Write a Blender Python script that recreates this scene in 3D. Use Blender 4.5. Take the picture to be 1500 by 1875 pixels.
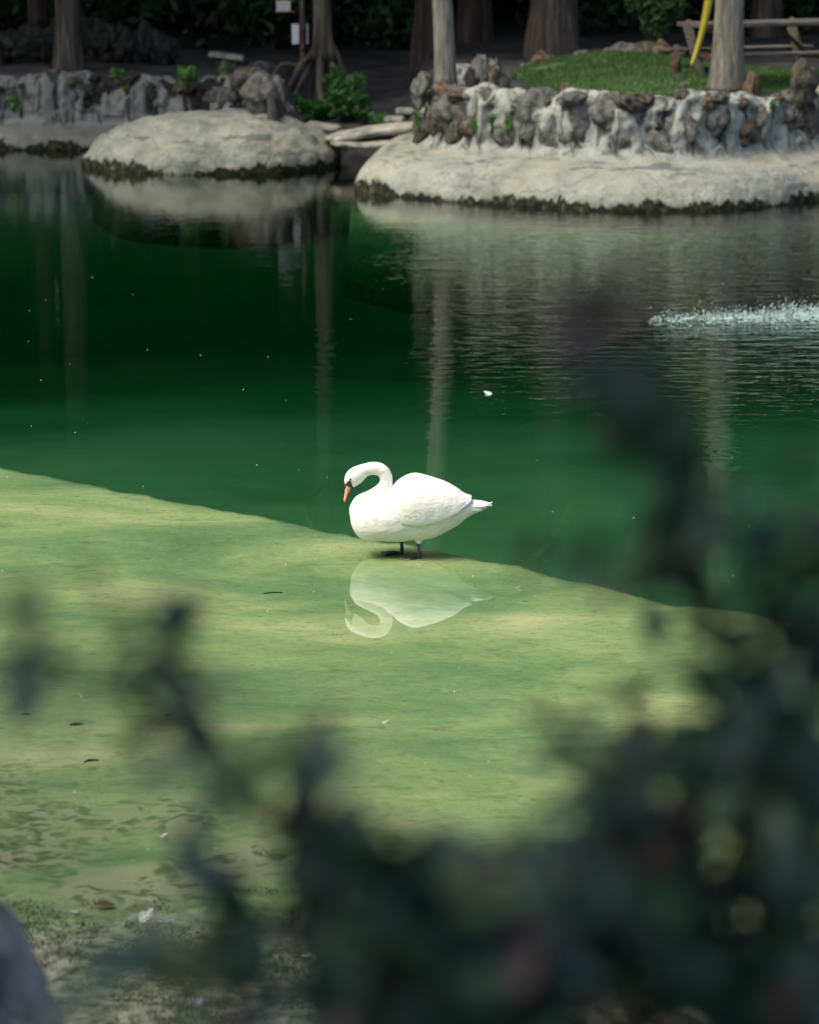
import bpy, bmesh, math, random
import numpy as np
from mathutils import Vector, Matrix, noise

for o in list(bpy.data.objects):
    bpy.data.objects.remove(o)
SC = bpy.context.scene
COL = SC.collection
R = math.radians
rnd = random.Random(7)
nr = np.random.default_rng(11)

# ------------------------------------------------------------------ camera
H = 4.15
PITCH = R(12.47)
FPX = 5312.0
cam = bpy.data.cameras.new('camera')
cam.sensor_fit = 'HORIZONTAL'
cam.sensor_width = 24.0
cam.lens = 85.0
cam.clip_start = 0.05
cam.clip_end = 1000
cam.dof.use_dof = True
cam.dof.focus_distance = 17.75
cam.dof.aperture_fstop = 2.4
camo = bpy.data.objects.new('camera', cam)
COL.objects.link(camo)
camo.location = (0, 0, H)
camo.rotation_euler = (math.pi / 2 - PITCH, 0, 0)
SC.camera = camo

# ------------------------------------------------------------------ sky and sun
SUN_EL, SUN_AZ = R(56), R(-118)      # azimuth measured from +Y towards +X
world = bpy.data.worlds.new('World')
SC.world = world
world.use_nodes = True
wn = world.node_tree
wn.nodes.clear()
sky = wn.nodes.new('ShaderNodeTexSky')
sky.sky_type = 'NISHITA'
sky.sun_disc = False
sky.sun_elevation = SUN_EL
sky.sun_rotation = SUN_AZ
sky.air_density = 1.0
sky.dust_density = 5.0
bg = wn.nodes.new('ShaderNodeBackground')
bg.inputs[1].default_value = 0.15
wo = wn.nodes.new('ShaderNodeOutputWorld')
wn.links.new(sky.outputs[0], bg.inputs[0])
wn.links.new(bg.outputs[0], wo.inputs[0])
sl = bpy.data.lights.new('sun', 'SUN')
sl.energy = 1.5
sl.angle = R(25)
sl.color = (1.0, 0.90, 0.70)
so = bpy.data.objects.new('sun', sl)
COL.objects.link(so)
sd = Vector((math.sin(SUN_AZ) * math.cos(SUN_EL), math.cos(SUN_AZ) * math.cos(SUN_EL), math.sin(SUN_EL)))
so.rotation_euler = sd.to_track_quat('Z', 'Y').to_euler()
so.location = sd * 60

SC.view_settings.view_transform = 'Standard'
SC.view_settings.look = 'None'
SC.view_settings.gamma = 1.0
SC.view_settings.exposure = 0.88
SC.view_settings.use_curve_mapping = False
SC.render.engine = 'CYCLES'
SC.cycles.use_denoising = True
SC.cycles.max_bounces = 8
SC.cycles.diffuse_bounces = 3
SC.cycles.glossy_bounces = 3
SC.cycles.transparent_max_bounces = 12
SC.cycles.volume_bounces = 0
SC.cycles.caustics_reflective = False
SC.cycles.caustics_refractive = False
SC.cycles.sample_clamp_indirect = 6.0

# ------------------------------------------------------------------ helpers
FW = Vector((0, math.cos(PITCH), -math.sin(PITCH)))
UP = Vector((0, math.sin(PITCH), math.cos(PITCH)))


def ray(px, py):
    return FW + Vector((1, 0, 0)) * ((px - 750) / FPX) + UP * ((937.5 - py) / FPX)


def U(px, py, z=0.0):
    d = ray(px, py)
    return Vector((0, 0, H)) + d * ((z - H) / d.z)


def UY(px, py, y):
    d = ray(px, py)
    return Vector((0, 0, H)) + d * (y / d.y)


def tag(o, label=None, cat=None, group=None, kind=None):
    if label: o['label'] = label
    if cat: o['category'] = cat
    if group: o['group'] = group
    if kind: o['kind'] = kind
    return o


def empty(name, loc, rz=0.0):
    e = bpy.data.objects.new(name, None)
    e.location = loc
    e.rotation_euler = (0, 0, rz)
    e.empty_display_size = 0.1
    COL.objects.link(e)
    return e


def mk(name, me, mat=None, parent=None, loc=(0, 0, 0), rot=None, scale=None):
    o = bpy.data.objects.new(name, me)
    COL.objects.link(o)
    if mat is not None and len(me.materials) == 0:
        me.materials.append(mat)
    if parent: o.parent = parent
    o.location = loc
    if rot is not None: o.rotation_euler = rot
    if scale is not None: o.scale = (scale,) * 3 if isinstance(scale, (int, float)) else scale
    return o


def mesh(name, v, f, smooth=True):
    me = bpy.data.meshes.new(name)
    v = [tuple(p) for p in v] if not isinstance(v, np.ndarray) else v.tolist()
    f = f.tolist() if isinstance(f, np.ndarray) else f
    me.from_pydata(v, [], f)
    if smooth:
        me.polygons.foreach_set('use_smooth', [True] * len(me.polygons))
    me.update()
    return me


class MB:
    def __init__(s):
        s.v, s.f = [], []

    def add(s, v, f):
        n = len(s.v)
        s.v += [tuple(p) for p in v]
        s.f += [tuple(i + n for i in q) for q in f]

    def box(s, c, size, mat=None):
        x, y, z = (k / 2 for k in size)
        vs = [Vector((a * x, b * y, d * z)) for a in (-1, 1) for b in (-1, 1) for d in (-1, 1)]
        if mat is not None: vs = [mat @ p for p in vs]
        vs = [p + Vector(c) for p in vs]
        s.add(vs, [(0, 1, 3, 2), (4, 6, 7, 5), (0, 4, 5, 1), (2, 3, 7, 6), (0, 2, 6, 4), (1, 5, 7, 3)])

    def tube(s, pts, rads, seg=8, cap=True, flat=1.0):
        pts = [Vector(p) for p in pts]
        rings = []
        n = len(pts)
        ref = Vector((0, 0, 1))
        for i in range(n):
            t = (pts[min(i + 1, n - 1)] - pts[max(i - 1, 0)])
            t = t.normalized() if t.length > 1e-9 else Vector((0, 0, 1))
            a = t.cross(ref)
            if a.length < 0.05: a = t.cross(Vector((0, 1, 0)))
            a.normalize()
            b = t.cross(a).normalized()
            rings.append([pts[i] + a * math.cos(2 * math.pi * k / seg) * rads[i] + b * math.sin(2 * math.pi * k / seg) * rads[i] * flat for k in range(seg)])
        s.loft(rings, cap)

    def loft(s, rings, cap=True, closed=True):
        m = len(rings[0])
        v = [p for r in rings for p in r]
        f = []
        for i in range(len(rings) - 1):
            for k in range(m if closed else m - 1):
                k2 = (k + 1) % m
                f.append((i * m + k, i * m + k2, (i + 1) * m + k2, (i + 1) * m + k))
        if cap:
            f.append(tuple(range(m - 1, -1, -1)))
            f.append(tuple((len(rings) - 1) * m + k for k in range(m)))
        s.add(v, f)

    def mesh(s, name, smooth=True):
        return mesh(name, s.v, s.f, smooth)


def applied(me, mods):
    """run modifiers on a mesh, return a new mesh"""
    o = bpy.data.objects.new('tmp', me)
    COL.objects.link(o)
    for t, kw in mods:
        m = o.modifiers.new(t, t)
        for k, val in kw.items(): setattr(m, k, val)
    dg = bpy.context.evaluated_depsgraph_get()
    dg.update()
    r = bpy.data.meshes.new_from_object(o.evaluated_get(dg))
    bpy.data.objects.remove(o)
    return r


def catmull(P, n):
    P = [Vector(p) for p in P]
    out = []
    seg = len(P) - 1
    for i in range(n):
        t = i / (n - 1) * seg
        k = min(int(t), seg - 1)
        u = t - k
        p0, p1, p2, p3 = P[max(k - 1, 0)], P[k], P[k + 1], P[min(k + 2, seg)]
        out.append(0.5 * ((2 * p1) + (p2 - p0) * u + (2 * p0 - 5 * p1 + 4 * p2 - p3) * u * u + (3 * p1 - p0 - 3 * p2 + p3) * u ** 3))
    return out


def sstep(a, b, x):
    t = min(1, max(0, (x - a) / (b - a)))
    return t * t * (3 - 2 * t)


def lerp_tab(tab, x):
    if x <= tab[0][0]: return tab[0][1]
    for (a, va), (b, vb) in zip(tab, tab[1:]):
        if x <= b: return va + (vb - va) * (x - a) / (b - a)
    return tab[-1][1]


def nz(x, y, z, s=1.0, o=0):
    return noise.noise(Vector((x * s + o * 17.3, y * s + o * 5.1, z * s - o * 9.7)))


def fbm(x, y, z, s=1.0, oc=4, o=0):
    a, t = 0.5, 0.0
    for _ in range(oc):
        t += a * nz(x, y, z, s, o)
        s *= 2.03
        a *= 0.5
    return t


# ------------------------------------------------------------------ materials
def newmat(name):
    m = bpy.data.materials.new(name)
    m.use_nodes = True
    m.node_tree.nodes.clear()
    return m, m.node_tree


class NT:
    def __init__(s, nt):
        s.nt = nt

    def n(s, t, **kw):
        x = s.nt.nodes.new(t)
        for k, v in kw.items(): setattr(x, k, v)
        return x

    def l(s, a, b):
        s.nt.links.new(a, b)

    def coord(s, world=True):
        if world: return s.n('ShaderNodeNewGeometry').outputs['Position']
        return s.n('ShaderNodeTexCoord').outputs['Object']

    def mapping(s, vec, scale):
        m = s.n('ShaderNodeMapping')
        m.inputs['Scale'].default_value = scale
        s.l(vec, m.inputs['Vector'])
        return m.outputs[0]

    def noise(s, vec, scale, detail=6, rough=0.55, dist=0.0):
        x = s.n('ShaderNodeTexNoise')
        x.inputs['Scale'].default_value = scale
        x.inputs['Detail'].default_value = detail
        x.inputs['Roughness'].default_value = rough
        x.inputs['Distortion'].default_value = dist
        s.l(vec, x.inputs['Vector'])
        return x.outputs['Fac']

    def ramp(s, fac, stops):
        r = s.n('ShaderNodeValToRGB')
        e = r.color_ramp.elements
        while len(e) < len(stops): e.new(0.5)
        for k, (p, c) in enumerate(stops):
            e[k].position = p
            e[k].color = (*c, 1) if len(c) == 3 else c
        s.l(fac, r.inputs[0])
        return r.outputs[0]

    def mix(s, fac, a, b, mode='MIX'):
        m = s.n('ShaderNodeMix', data_type='RGBA', blend_type=mode)
        for sock, val in ((m.inputs[0], fac), (m.inputs[6], a), (m.inputs[7], b)):
            if isinstance(val, bpy.types.NodeSocket): s.l(val, sock)
            elif isinstance(val, (int, float)): sock.default_value = val
            else: sock.default_value = (*val, 1)
        return m.outputs[2]

    def math(s, op, a, b=None, clamp=False):
        m = s.n('ShaderNodeMath', operation=op, use_clamp=clamp)
        for k, val in enumerate((a, b)):
            if val is None: continue
            if isinstance(val, bpy.types.NodeSocket): s.l(val, m.inputs[k])
            else: m.inputs[k].default_value = val
        return m.outputs[0]

    def maprange(s, x, a, b, c=0.0, d=1.0, smooth=True):
        m = s.n('ShaderNodeMapRange', interpolation_type='SMOOTHSTEP' if smooth else 'LINEAR')
        s.l(x, m.inputs[0])
        for k, val in zip((1, 2, 3, 4), (a, b, c, d)): m.inputs[k].default_value = val
        return m.outputs[0]

    def bump(s, h, dist=0.02, strength=1.0):
        b = s.n('ShaderNodeBump')
        b.inputs['Strength'].default_value = strength
        b.inputs['Distance'].default_value = dist
        s.l(h, b.inputs['Height'])
        return b.outputs[0]

    def principled(s, col, rough=0.8, normal=None, spec=0.3):
        p = s.n('ShaderNodeBsdfPrincipled')
        if isinstance(col, bpy.types.NodeSocket): s.l(col, p.inputs['Base Color'])
        else: p.inputs['Base Color'].default_value = (*col, 1)
        if isinstance(rough, bpy.types.NodeSocket): s.l(rough, p.inputs['Roughness'])
        else: p.inputs['Roughness'].default_value = rough
        p.inputs['Specular IOR Level'].default_value = spec
        if normal is not None: s.l(normal, p.inputs['Normal'])
        return p

    def out(s, surf=None, vol=None):
        o = s.n('ShaderNodeOutputMaterial')
        if surf is not None: s.l(surf, o.inputs['Surface'])
        if vol is not None: s.l(vol, o.inputs['Volume'])


def rough_mat(name, stops, scale=6, detail=8, rough=0.9, bump=0.02, bscale=25, stretch=(1, 1, 1), world=False, spec=0.2, dist=0.0):
    m, nt = newmat(name)
    t = NT(nt)
    c = t.mapping(t.coord(world), stretch)
    col = t.ramp(t.noise(c, scale, detail, 0.6, dist), stops)
    nrm = t.bump(t.noise(c, bscale, 6, 0.65), bump)
    t.out(t.principled(col, rough, nrm, spec).outputs[0])
    return m


def leaf_mat(name, stops, rough=0.45, trans=0.3, spec=0.4):
    m, nt = newmat(name)
    t = NT(nt)
    g = t.n('ShaderNodeNewGeometry')
    oi = t.n('ShaderNodeObjectInfo')
    r = t.math('FRACT', t.math('ADD', g.outputs['Random Per Island'], oi.outputs['Random']))
    col = t.ramp(r, stops)
    p = t.principled(col, rough, None, spec)
    tr = t.n('ShaderNodeBsdfTranslucent')
    t.l(t.mix(1.0, col, (1.1, 1.25, 0.5), 'MULTIPLY'), tr.inputs[0])
    mx = t.n('ShaderNodeMixShader')
    mx.inputs[0].default_value = trans
    t.l(p.outputs[0], mx.inputs[1])
    t.l(tr.outputs[0], mx.inputs[2])
    t.out(mx.outputs[0])
    return m


def plain(name, col, rough=0.6, spec=0.3):
    m, nt = newmat(name)
    t = NT(nt)
    c = t.coord(False)
    v = t.mix(t.noise(c, 60, 3), tuple(k * 0.82 for k in col), tuple(min(1, k * 1.12) for k in col))
    t.out(t.principled(v, rough, None, spec).outputs[0])
    return m


M = {}
M['rock_brown'] = rough_mat('rock_brown', [(0.30, (0.05, 0.045, 0.035)), (0.5, (0.17, 0.15, 0.12)), (0.62, (0.30, 0.27, 0.21)), (0.75, (0.42, 0.40, 0.34))], 2.2, 10, 0.95, 0.25, 5)
M['rock_orange'] = rough_mat('rock_orange', [(0.30, (0.07, 0.05, 0.035)), (0.48, (0.25, 0.17, 0.105)), (0.62, (0.38, 0.30, 0.21)), (0.8, (0.46, 0.43, 0.36))], 2.0, 10, 0.95, 0.25, 5)
M['rock_grey'] = rough_mat('rock_grey', [(0.28, (0.06, 0.07, 0.065)), (0.42, (0.17, 0.175, 0.16)), (0.55, (0.31, 0.31, 0.28)), (0.75, (0.44, 0.435, 0.39))], 2.0, 10, 0.95, 0.25, 5)
M['rock_dark'] = rough_mat('rock_dark', [(0.3, (0.02, 0.022, 0.02)), (0.5, (0.06, 0.06, 0.055)), (0.75, (0.16, 0.155, 0.14))], 2.0, 10, 0.95, 0.25, 5)
M['rock_shore'] = rough_mat('rock_shore', [(0.3, (0.07, 0.075, 0.05)), (0.45, (0.22, 0.21, 0.15)), (0.6, (0.40, 0.36, 0.27)), (0.75, (0.52, 0.48, 0.38))], 3.5, 12, 0.95, 0.2, 9)
M['boulder_near'] = rough_mat('boulder_near', [(0.35, (0.13, 0.13, 0.135)), (0.5, (0.42, 0.42, 0.42)), (0.65, (0.56, 0.55, 0.53))], 1.6, 9, 0.9, 0.1, 6)
M['slab'] = rough_mat('slab', [(0.3, (0.10, 0.105, 0.095)), (0.5, (0.30, 0.29, 0.25)), (0.7, (0.45, 0.43, 0.37))], 5, 9, 0.9, 0.03, 25)
M['soil'] = rough_mat('soil', [(0.3, (0.016, 0.016, 0.017)), (0.5, (0.042, 0.042, 0.044)), (0.7, (0.085, 0.085, 0.085))], 1.6, 9, 0.95, 0.06, 9, world=True)
_t = NT(M['soil'].node_tree)
_p = [n_ for n_ in M['soil'].node_tree.nodes if n_.type == 'BSDF_PRINCIPLED'][0]
_c = _p.inputs['Base Color'].links[0].from_socket
_s = _t.n('ShaderNodeSeparateXYZ')
_t.l(_t.coord(True), _s.inputs[0])
_t.l(_t.mix(_t.maprange(_s.outputs[2], -0.05, -0.3), _c, (0.33, 0.42, 0.19)), _p.inputs['Base Color'])
M['bark'] = rough_mat('bark', [(0.3, (0.02, 0.018, 0.014)), (0.5, (0.06, 0.052, 0.042)), (0.7, (0.15, 0.13, 0.105))], 9, 8, 0.95, 0.05, 16, stretch=(1, 1, 0.12), world=True)
M['bark_dark'] = rough_mat('bark_dark', [(0.3, (0.018, 0.014, 0.012)), (0.5, (0.05, 0.036, 0.03)), (0.7, (0.10, 0.075, 0.062))], 9, 8, 0.95, 0.05, 16, stretch=(1, 1, 0.12), world=True)
M['bark_brown'] = rough_mat('bark_brown', [(0.3, (0.03, 0.024, 0.019)), (0.5, (0.08, 0.064, 0.052)), (0.7, (0.16, 0.13, 0.11))], 9, 8, 0.95, 0.05, 16, stretch=(1, 1, 0.12), world=True)
M['palm_bark'] = rough_mat('palm_bark', [(0.3, (0.085, 0.085, 0.07)), (0.5, (0.185, 0.18, 0.148)), (0.72, (0.31, 0.30, 0.255))], 5, 9, 0.95, 0.03, 22, stretch=(3.0, 3.0, 0.5), world=True, spec=0.1)
M['wood_old'] = rough_mat('wood_old', [(0.3, (0.035, 0.03, 0.027)), (0.5, (0.10, 0.088, 0.078)), (0.7, (0.22, 0.205, 0.185))], 7, 7, 0.85, 0.02, 20, stretch=(0.4, 3, 3))
M['wood_red'] = rough_mat('wood_red', [(0.3, (0.05, 0.03, 0.022)), (0.5, (0.14, 0.08, 0.058)), (0.7, (0.24, 0.16, 0.125))], 7, 7, 0.85, 0.02, 20, stretch=(0.4, 3, 3))
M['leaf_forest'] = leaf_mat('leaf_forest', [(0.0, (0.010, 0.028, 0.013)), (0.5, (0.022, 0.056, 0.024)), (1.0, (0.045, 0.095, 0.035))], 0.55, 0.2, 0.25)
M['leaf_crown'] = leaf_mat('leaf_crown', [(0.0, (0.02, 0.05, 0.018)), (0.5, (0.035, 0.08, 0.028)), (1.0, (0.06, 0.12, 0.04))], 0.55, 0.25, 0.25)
M['leaf_bush'] = leaf_mat('leaf_bush', [(0.0, (0.02, 0.085, 0.022)), (0.5, (0.035, 0.13, 0.032)), (0.9, (0.06, 0.18, 0.04)), (1.0, (0.22, 0.26, 0.05))], 0.5, 0.35, 0.3)
M['leaf_weed'] = leaf_mat('leaf_weed', [(0.0, (0.05, 0.13, 0.035)), (0.5, (0.08, 0.20, 0.05)), (1.0, (0.15, 0.28, 0.07))], 0.5, 0.35, 0.3)
M['leaf_shrub'] = leaf_mat('leaf_shrub', [(0.0, (0.010, 0.032, 0.026)), (0.35, (0.018, 0.055, 0.042)), (0.6, (0.035, 0.085, 0.045)), (0.8, (0.035, 0.055, 0.065)), (1.0, (0.07, 0.12, 0.04))], 0.40, 0.15, 0.35)
M['leaf_purple'] = leaf_mat('leaf_purple', [(0.0, (0.05, 0.028, 0.032)), (0.5, (0.075, 0.048, 0.052)), (1.0, (0.10, 0.07, 0.07))], 0.45, 0.2, 0.3)
M['grass'] = leaf_mat('grass', [(0.0, (0.035, 0.085, 0.025)), (0.5, (0.06, 0.13, 0.035)), (1.0, (0.11, 0.18, 0.06))], 0.6, 0.3, 0.2)
M['frond'] = leaf_mat('frond', [(0.0, (0.03, 0.08, 0.02)), (1.0, (0.06, 0.13, 0.035))], 0.5, 0.2, 0.3)
M['frond_yellow'] = rough_mat('frond_yellow', [(0.3, (0.30, 0.26, 0.03)), (0.5, (0.42, 0.40, 0.04)), (0.7, (0.50, 0.36, 0.06))], 2.5, 3, 0.6, 0.005, 30, stretch=(8, 8, 1))
M['stem'] = plain('stem', (0.055, 0.042, 0.034), 0.8)
M['twig'] = plain('twig', (0.025, 0.02, 0.016), 0.85)
M['dead_leaf'] = plain('dead_leaf', (0.07, 0.035, 0.022), 0.7)
M['feather'] = plain('feather', (0.78, 0.78, 0.76), 0.7)
M['white_paint'] = plain('white_paint', (0.62, 0.64, 0.62), 0.5)
M['grey_paint'] = plain('grey_paint', (0.28, 0.28, 0.30), 0.5)
M['ink'] = plain('ink', (0.30, 0.20, 0.26), 0.6)
M['red_paint'] = plain('red_paint', (0.35, 0.06, 0.05), 0.6)
M['bill'] = plain('bill', (0.74, 0.37, 0.22), 0.5)
M['bill_nail'] = plain('bill_nail', (0.42, 0.34, 0.26), 0.45)
M['black_skin'] = plain('black_skin', (0.045, 0.05, 0.052), 0.55)
M['leg_skin'] = plain('leg_skin', (0.07, 0.065, 0.07), 0.5)
M['web_skin'] = plain('web_skin', (0.36, 0.34, 0.32), 0.45)
M['eye'] = plain('eye', (0.012, 0.010, 0.009), 0.15, 0.6)


def swan_white():
    m, nt = newmat('swan_white')
    t = NT(nt)
    c = t.coord(False)
    col = t.ramp(t.noise(t.mapping(c, (1, 1, 1.6)), 9, 5, 0.6), [(0.3, (0.77, 0.755, 0.69)), (0.6, (0.83, 0.825, 0.79))])
    v = t.n('ShaderNodeTexVoronoi', feature='SMOOTH_F1')
    v.inputs['Scale'].default_value = 55
    v.inputs['Smoothness'].default_value = 0.7
    t.l(t.mapping(c, (0.6, 1, 1)), v.inputs['Vector'])
    h = t.math('ADD', v.outputs['Distance'], t.noise(t.mapping(c, (0.5, 1, 1)), 140, 4, 0.7))
    p = t.principled(col, 0.85, t.bump(h, 0.003), 0.12)
    p.inputs['Subsurface Weight'].default_value = 0.12
    p.inputs['Subsurface Radius'].default_value = (0.02, 0.018, 0.014)
    p.inputs['Subsurface Scale'].default_value = 0.4
    t.out(p.outputs[0])
    return m


M['swan_white'] = swan_white()


def bank_mat(name, tint=(1, 1, 1), wall_z=(0.5, 0.66)):
    """pale lime plaster over rock: dark algae tide band at the water, stained streaky wall above"""
    m, nt = newmat(name)
    t = NT(nt)
    pos = t.coord(True)
    sep = t.n('ShaderNodeSeparateXYZ')
    t.l(pos, sep.inputs[0])
    z = sep.outputs[2]
    base = t.ramp(t.noise(pos, 2.2, 9, 0.62), [(0.30, (0.17, 0.175, 0.155)), (0.46, (0.295, 0.295, 0.255)), (0.58, (0.355, 0.345, 0.295)), (0.74, (0.43, 0.41, 0.345))])
    base = t.mix(t.maprange(t.noise(t.mapping(pos, (1, 1, 3)), 0.9, 5), 0.45, 0.7, 0, 0.4), base, (0.40, 0.335, 0.235))
    # fine dark pitting
    base = t.mix(t.maprange(t.noise(pos, 16, 6, 0.7), 0.56, 0.70, 0, 0.6), base, (0.10, 0.11, 0.105))
    lich = t.math('MULTIPLY', t.maprange(t.noise(t.mapping(pos, (1, 1, 2.2)), 2.6, 8, 0.68, 0.4), 0.545, 0.66), t.maprange(t.noise(pos, 0.55, 3), 0.42, 0.60))
    base = t.mix(t.math('MULTIPLY', lich, 0.75), base, (0.075, 0.085, 0.08))
    cv = t.n('ShaderNodeTexVoronoi', feature='DISTANCE_TO_EDGE')
    cv.inputs['Scale'].default_value = 0.8
    cw_ = t.n('ShaderNodeVectorMath', operation='ADD')
    cn = t.n('ShaderNodeTexNoise')
    cn.inputs['Scale'].default_value = 2.2
    cn.inputs['Detail'].default_value = 6
    t.l(pos, cn.inputs['Vector'])
    t.l(pos, cw_.inputs[0])
    t.l(cn.outputs['Color'], cw_.inputs[1])
    t.l(cw_.outputs[0], cv.inputs['Vector'])
    base = t.mix(t.maprange(cv.outputs['Distance'], 0.018, 0.005, 0, 0.32), base, (0.07, 0.075, 0.07))
    # streaked stains on the upper wall
    st = t.noise(t.mapping(pos, (3.6, 3.6, 1.0)), 1.5, 7, 0.62, 0.6)
    wallmask = t.maprange(z, wall_z[0], wall_z[1])
    stain = t.ramp(st, [(0.36, (0.04, 0.045, 0.04)), (0.43, (0.15, 0.15, 0.135)), (0.50, (0.34, 0.34, 0.31)), (0.75, (0.46, 0.45, 0.41))])
    base = t.mix(wallmask, base, stain)
    # horizontal dark dashes where the ledge steps
    dn = t.noise(t.mapping(pos, (1.2, 1.2, 9)), 1.7, 4, 0.5)
    dash = t.math('MULTIPLY', t.maprange(dn, 0.57, 0.62), t.math('MULTIPLY', t.maprange(z, 0.40, 0.44), t.maprange(z, 0.58, 0.54)))
    base = t.mix(t.math('MULTIPLY', dash, 0.7), base, (0.09, 0.10, 0.105))
    # tide band
    wob = t.math('ADD', t.math('MULTIPLY', t.noise(t.mapping(pos, (1, 1, 0.3)), 5.5, 6, 0.7), 0.36), t.math('MULTIPLY', t.noise(t.mapping(pos, (1, 1, 0)), 1.1, 4), 0.42))
    zz = t.math('SUBTRACT', z, wob)
    algae = t.ramp(t.noise(pos, 11, 5, 0.7), [(0.42, (0.010, 0.014, 0.010)), (0.55, (0.032, 0.034, 0.018)), (0.72, (0.17, 0.13, 0.06))])
    base = t.mix(t.maprange(zz, -0.27, -0.325), base, algae)
    base = t.mix(t.maprange(z, -0.12, -0.30), base, (0.33, 0.42, 0.19))
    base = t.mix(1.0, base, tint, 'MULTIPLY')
    h = t.math('ADD', t.noise(pos, 14, 8, 0.7), t.math('MULTIPLY', t.noise(pos, 4, 5), 1.5))
    t.out(t.principled(base, 0.92, t.bump(h, 0.05), 0.15).outputs[0])
    return m


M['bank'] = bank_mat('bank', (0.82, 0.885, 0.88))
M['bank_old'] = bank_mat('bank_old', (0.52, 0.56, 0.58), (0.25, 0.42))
M['mound'] = bank_mat('mound', (0.75, 0.81, 0.81), (5, 6))


def shore_mat():
    """algae covered marl of the shelf, mud and turf on the near bank"""
    m, nt = newmat('shore')
    t = NT(nt)
    pos = t.coord(True)
    sep = t.n('ShaderNodeSeparateXYZ')
    t.l(pos, sep.inputs[0])
    # drifted algae film, stretched along the shore
    a = t.noise(t.mapping(pos, (0.35, 0.75, 1)), 1.3, 7, 0.6, 0.5)
    col = t.ramp(a, [(0.30, (0.135, 0.265, 0.115)), (0.44, (0.22, 0.37, 0.16)), (0.56, (0.34, 0.475, 0.205)), (0.70, (0.60, 0.64, 0.34))])
    b = t.noise(t.mapping(pos, (1.6, 3.6, 1)), 2.6, 8, 0.68, 0.4)
    col = t.mix(t.maprange(b, 0.52, 0.72, 0, 0.55), col, (0.13, 0.20, 0.075))
    b2 = t.noise(t.mapping(pos, (2.2, 5.0, 1)), 5, 6, 0.7)
    col = t.mix(t.maprange(b2, 0.56, 0.68, 0, 0.5), col, (0.075, 0.12, 0.05))
    b3 = t.noise(t.mapping(pos, (4.0, 11.0, 1)), 6, 5, 0.7, 0.6)
    col = t.mix(t.maprange(b3, 0.54, 0.68, 0, 0.5), col, (0.09, 0.14, 0.055))
    col = t.mix(t.maprange(t.noise(t.mapping(pos, (2.5, 6.0, 1)), 4, 7, 0.7, 0.5), 0.54, 0.68, 0, 0.4), col, (0.52, 0.52, 0.30))
    # trampled cells close to the shore: dark tufts with pale marl between
    v = t.n('ShaderNodeTexVoronoi', feature='F1')
    v.inputs['Scale'].default_value = 6.5
    v.inputs['Randomness'].default_value = 1.0
    wv = t.n('ShaderNodeVectorMath', operation='ADD')
    ns = t.n('ShaderNodeTexNoise')
    ns.inputs['Scale'].default_value = 5
    t.l(pos, ns.inputs['Vector'])
    sc = t.n('ShaderNodeVectorMath', operation='SCALE')
    sc.inputs['Scale'].default_value = 0.62
    t.l(ns.outputs['Color'], sc.inputs[0])
    t.l(t.mapping(pos, (1, 1.4, 0.0)), wv.inputs[0])
    t.l(sc.outputs[0], wv.inputs[1])
    t.l(wv.outputs[0], v.inputs['Vector'])
    y = sep.outputs[1]
    ymask = t.math('MULTIPLY', t.maprange(t.math('ADD', y, t.math('MULTIPLY', sep.outputs[0], 0.5)), 13.2, 11.4), t.maprange(y, 10.9, 11.5))
    cell = t.ramp(v.outputs['Distance'], [(0.18, (0.075, 0.125, 0.05)), (0.38, (0.17, 0.225, 0.105)), (0.55, (0.37, 0.41, 0.25))])
    col = t.mix(t.math('MULTIPLY', t.math('MULTIPLY', ymask, 0.85), t.maprange(t.noise(pos, 1.7, 4), 0.36, 0.58)), col, cell)
    # mud with dark tufts at the rim
    mud = t.ramp(t.noise(pos, 10, 9, 0.72), [(0.36, (0.03, 0.042, 0.022)), (0.45, (0.13, 0.15, 0.08)), (0.55, (0.30, 0.305, 0.20)), (0.70, (0.44, 0.43, 0.32))])
    col = t.mix(t.maprange(y, 11.5, 10.8), col, mud)
    soil = t.ramp(t.noise(pos, 3, 8), [(0.3, (0.03, 0.035, 0.02)), (0.7, (0.10, 0.10, 0.06))])
    col = t.mix(t.maprange(sep.outputs[2], 0.12, 0.3), col, soil)
    h = t.math('ADD', t.noise(t.mapping(pos, (1, 2, 1)), 9, 8, 0.7), t.math('MULTIPLY', t.noise(pos, 3, 4), 0.8))
    t.out(t.principled(col, 0.95, t.bump(h, 0.03), 0.1).outputs[0])
    return m


M['shore'] = shore_mat()
M['bed'] = rough_mat('bed', [(0.3, (0.24, 0.33, 0.15)), (0.5, (0.33, 0.42, 0.19)), (0.7, (0.42, 0.47, 0.24))], 0.5, 6, 0.95, 0.02, 3, world=True)


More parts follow.
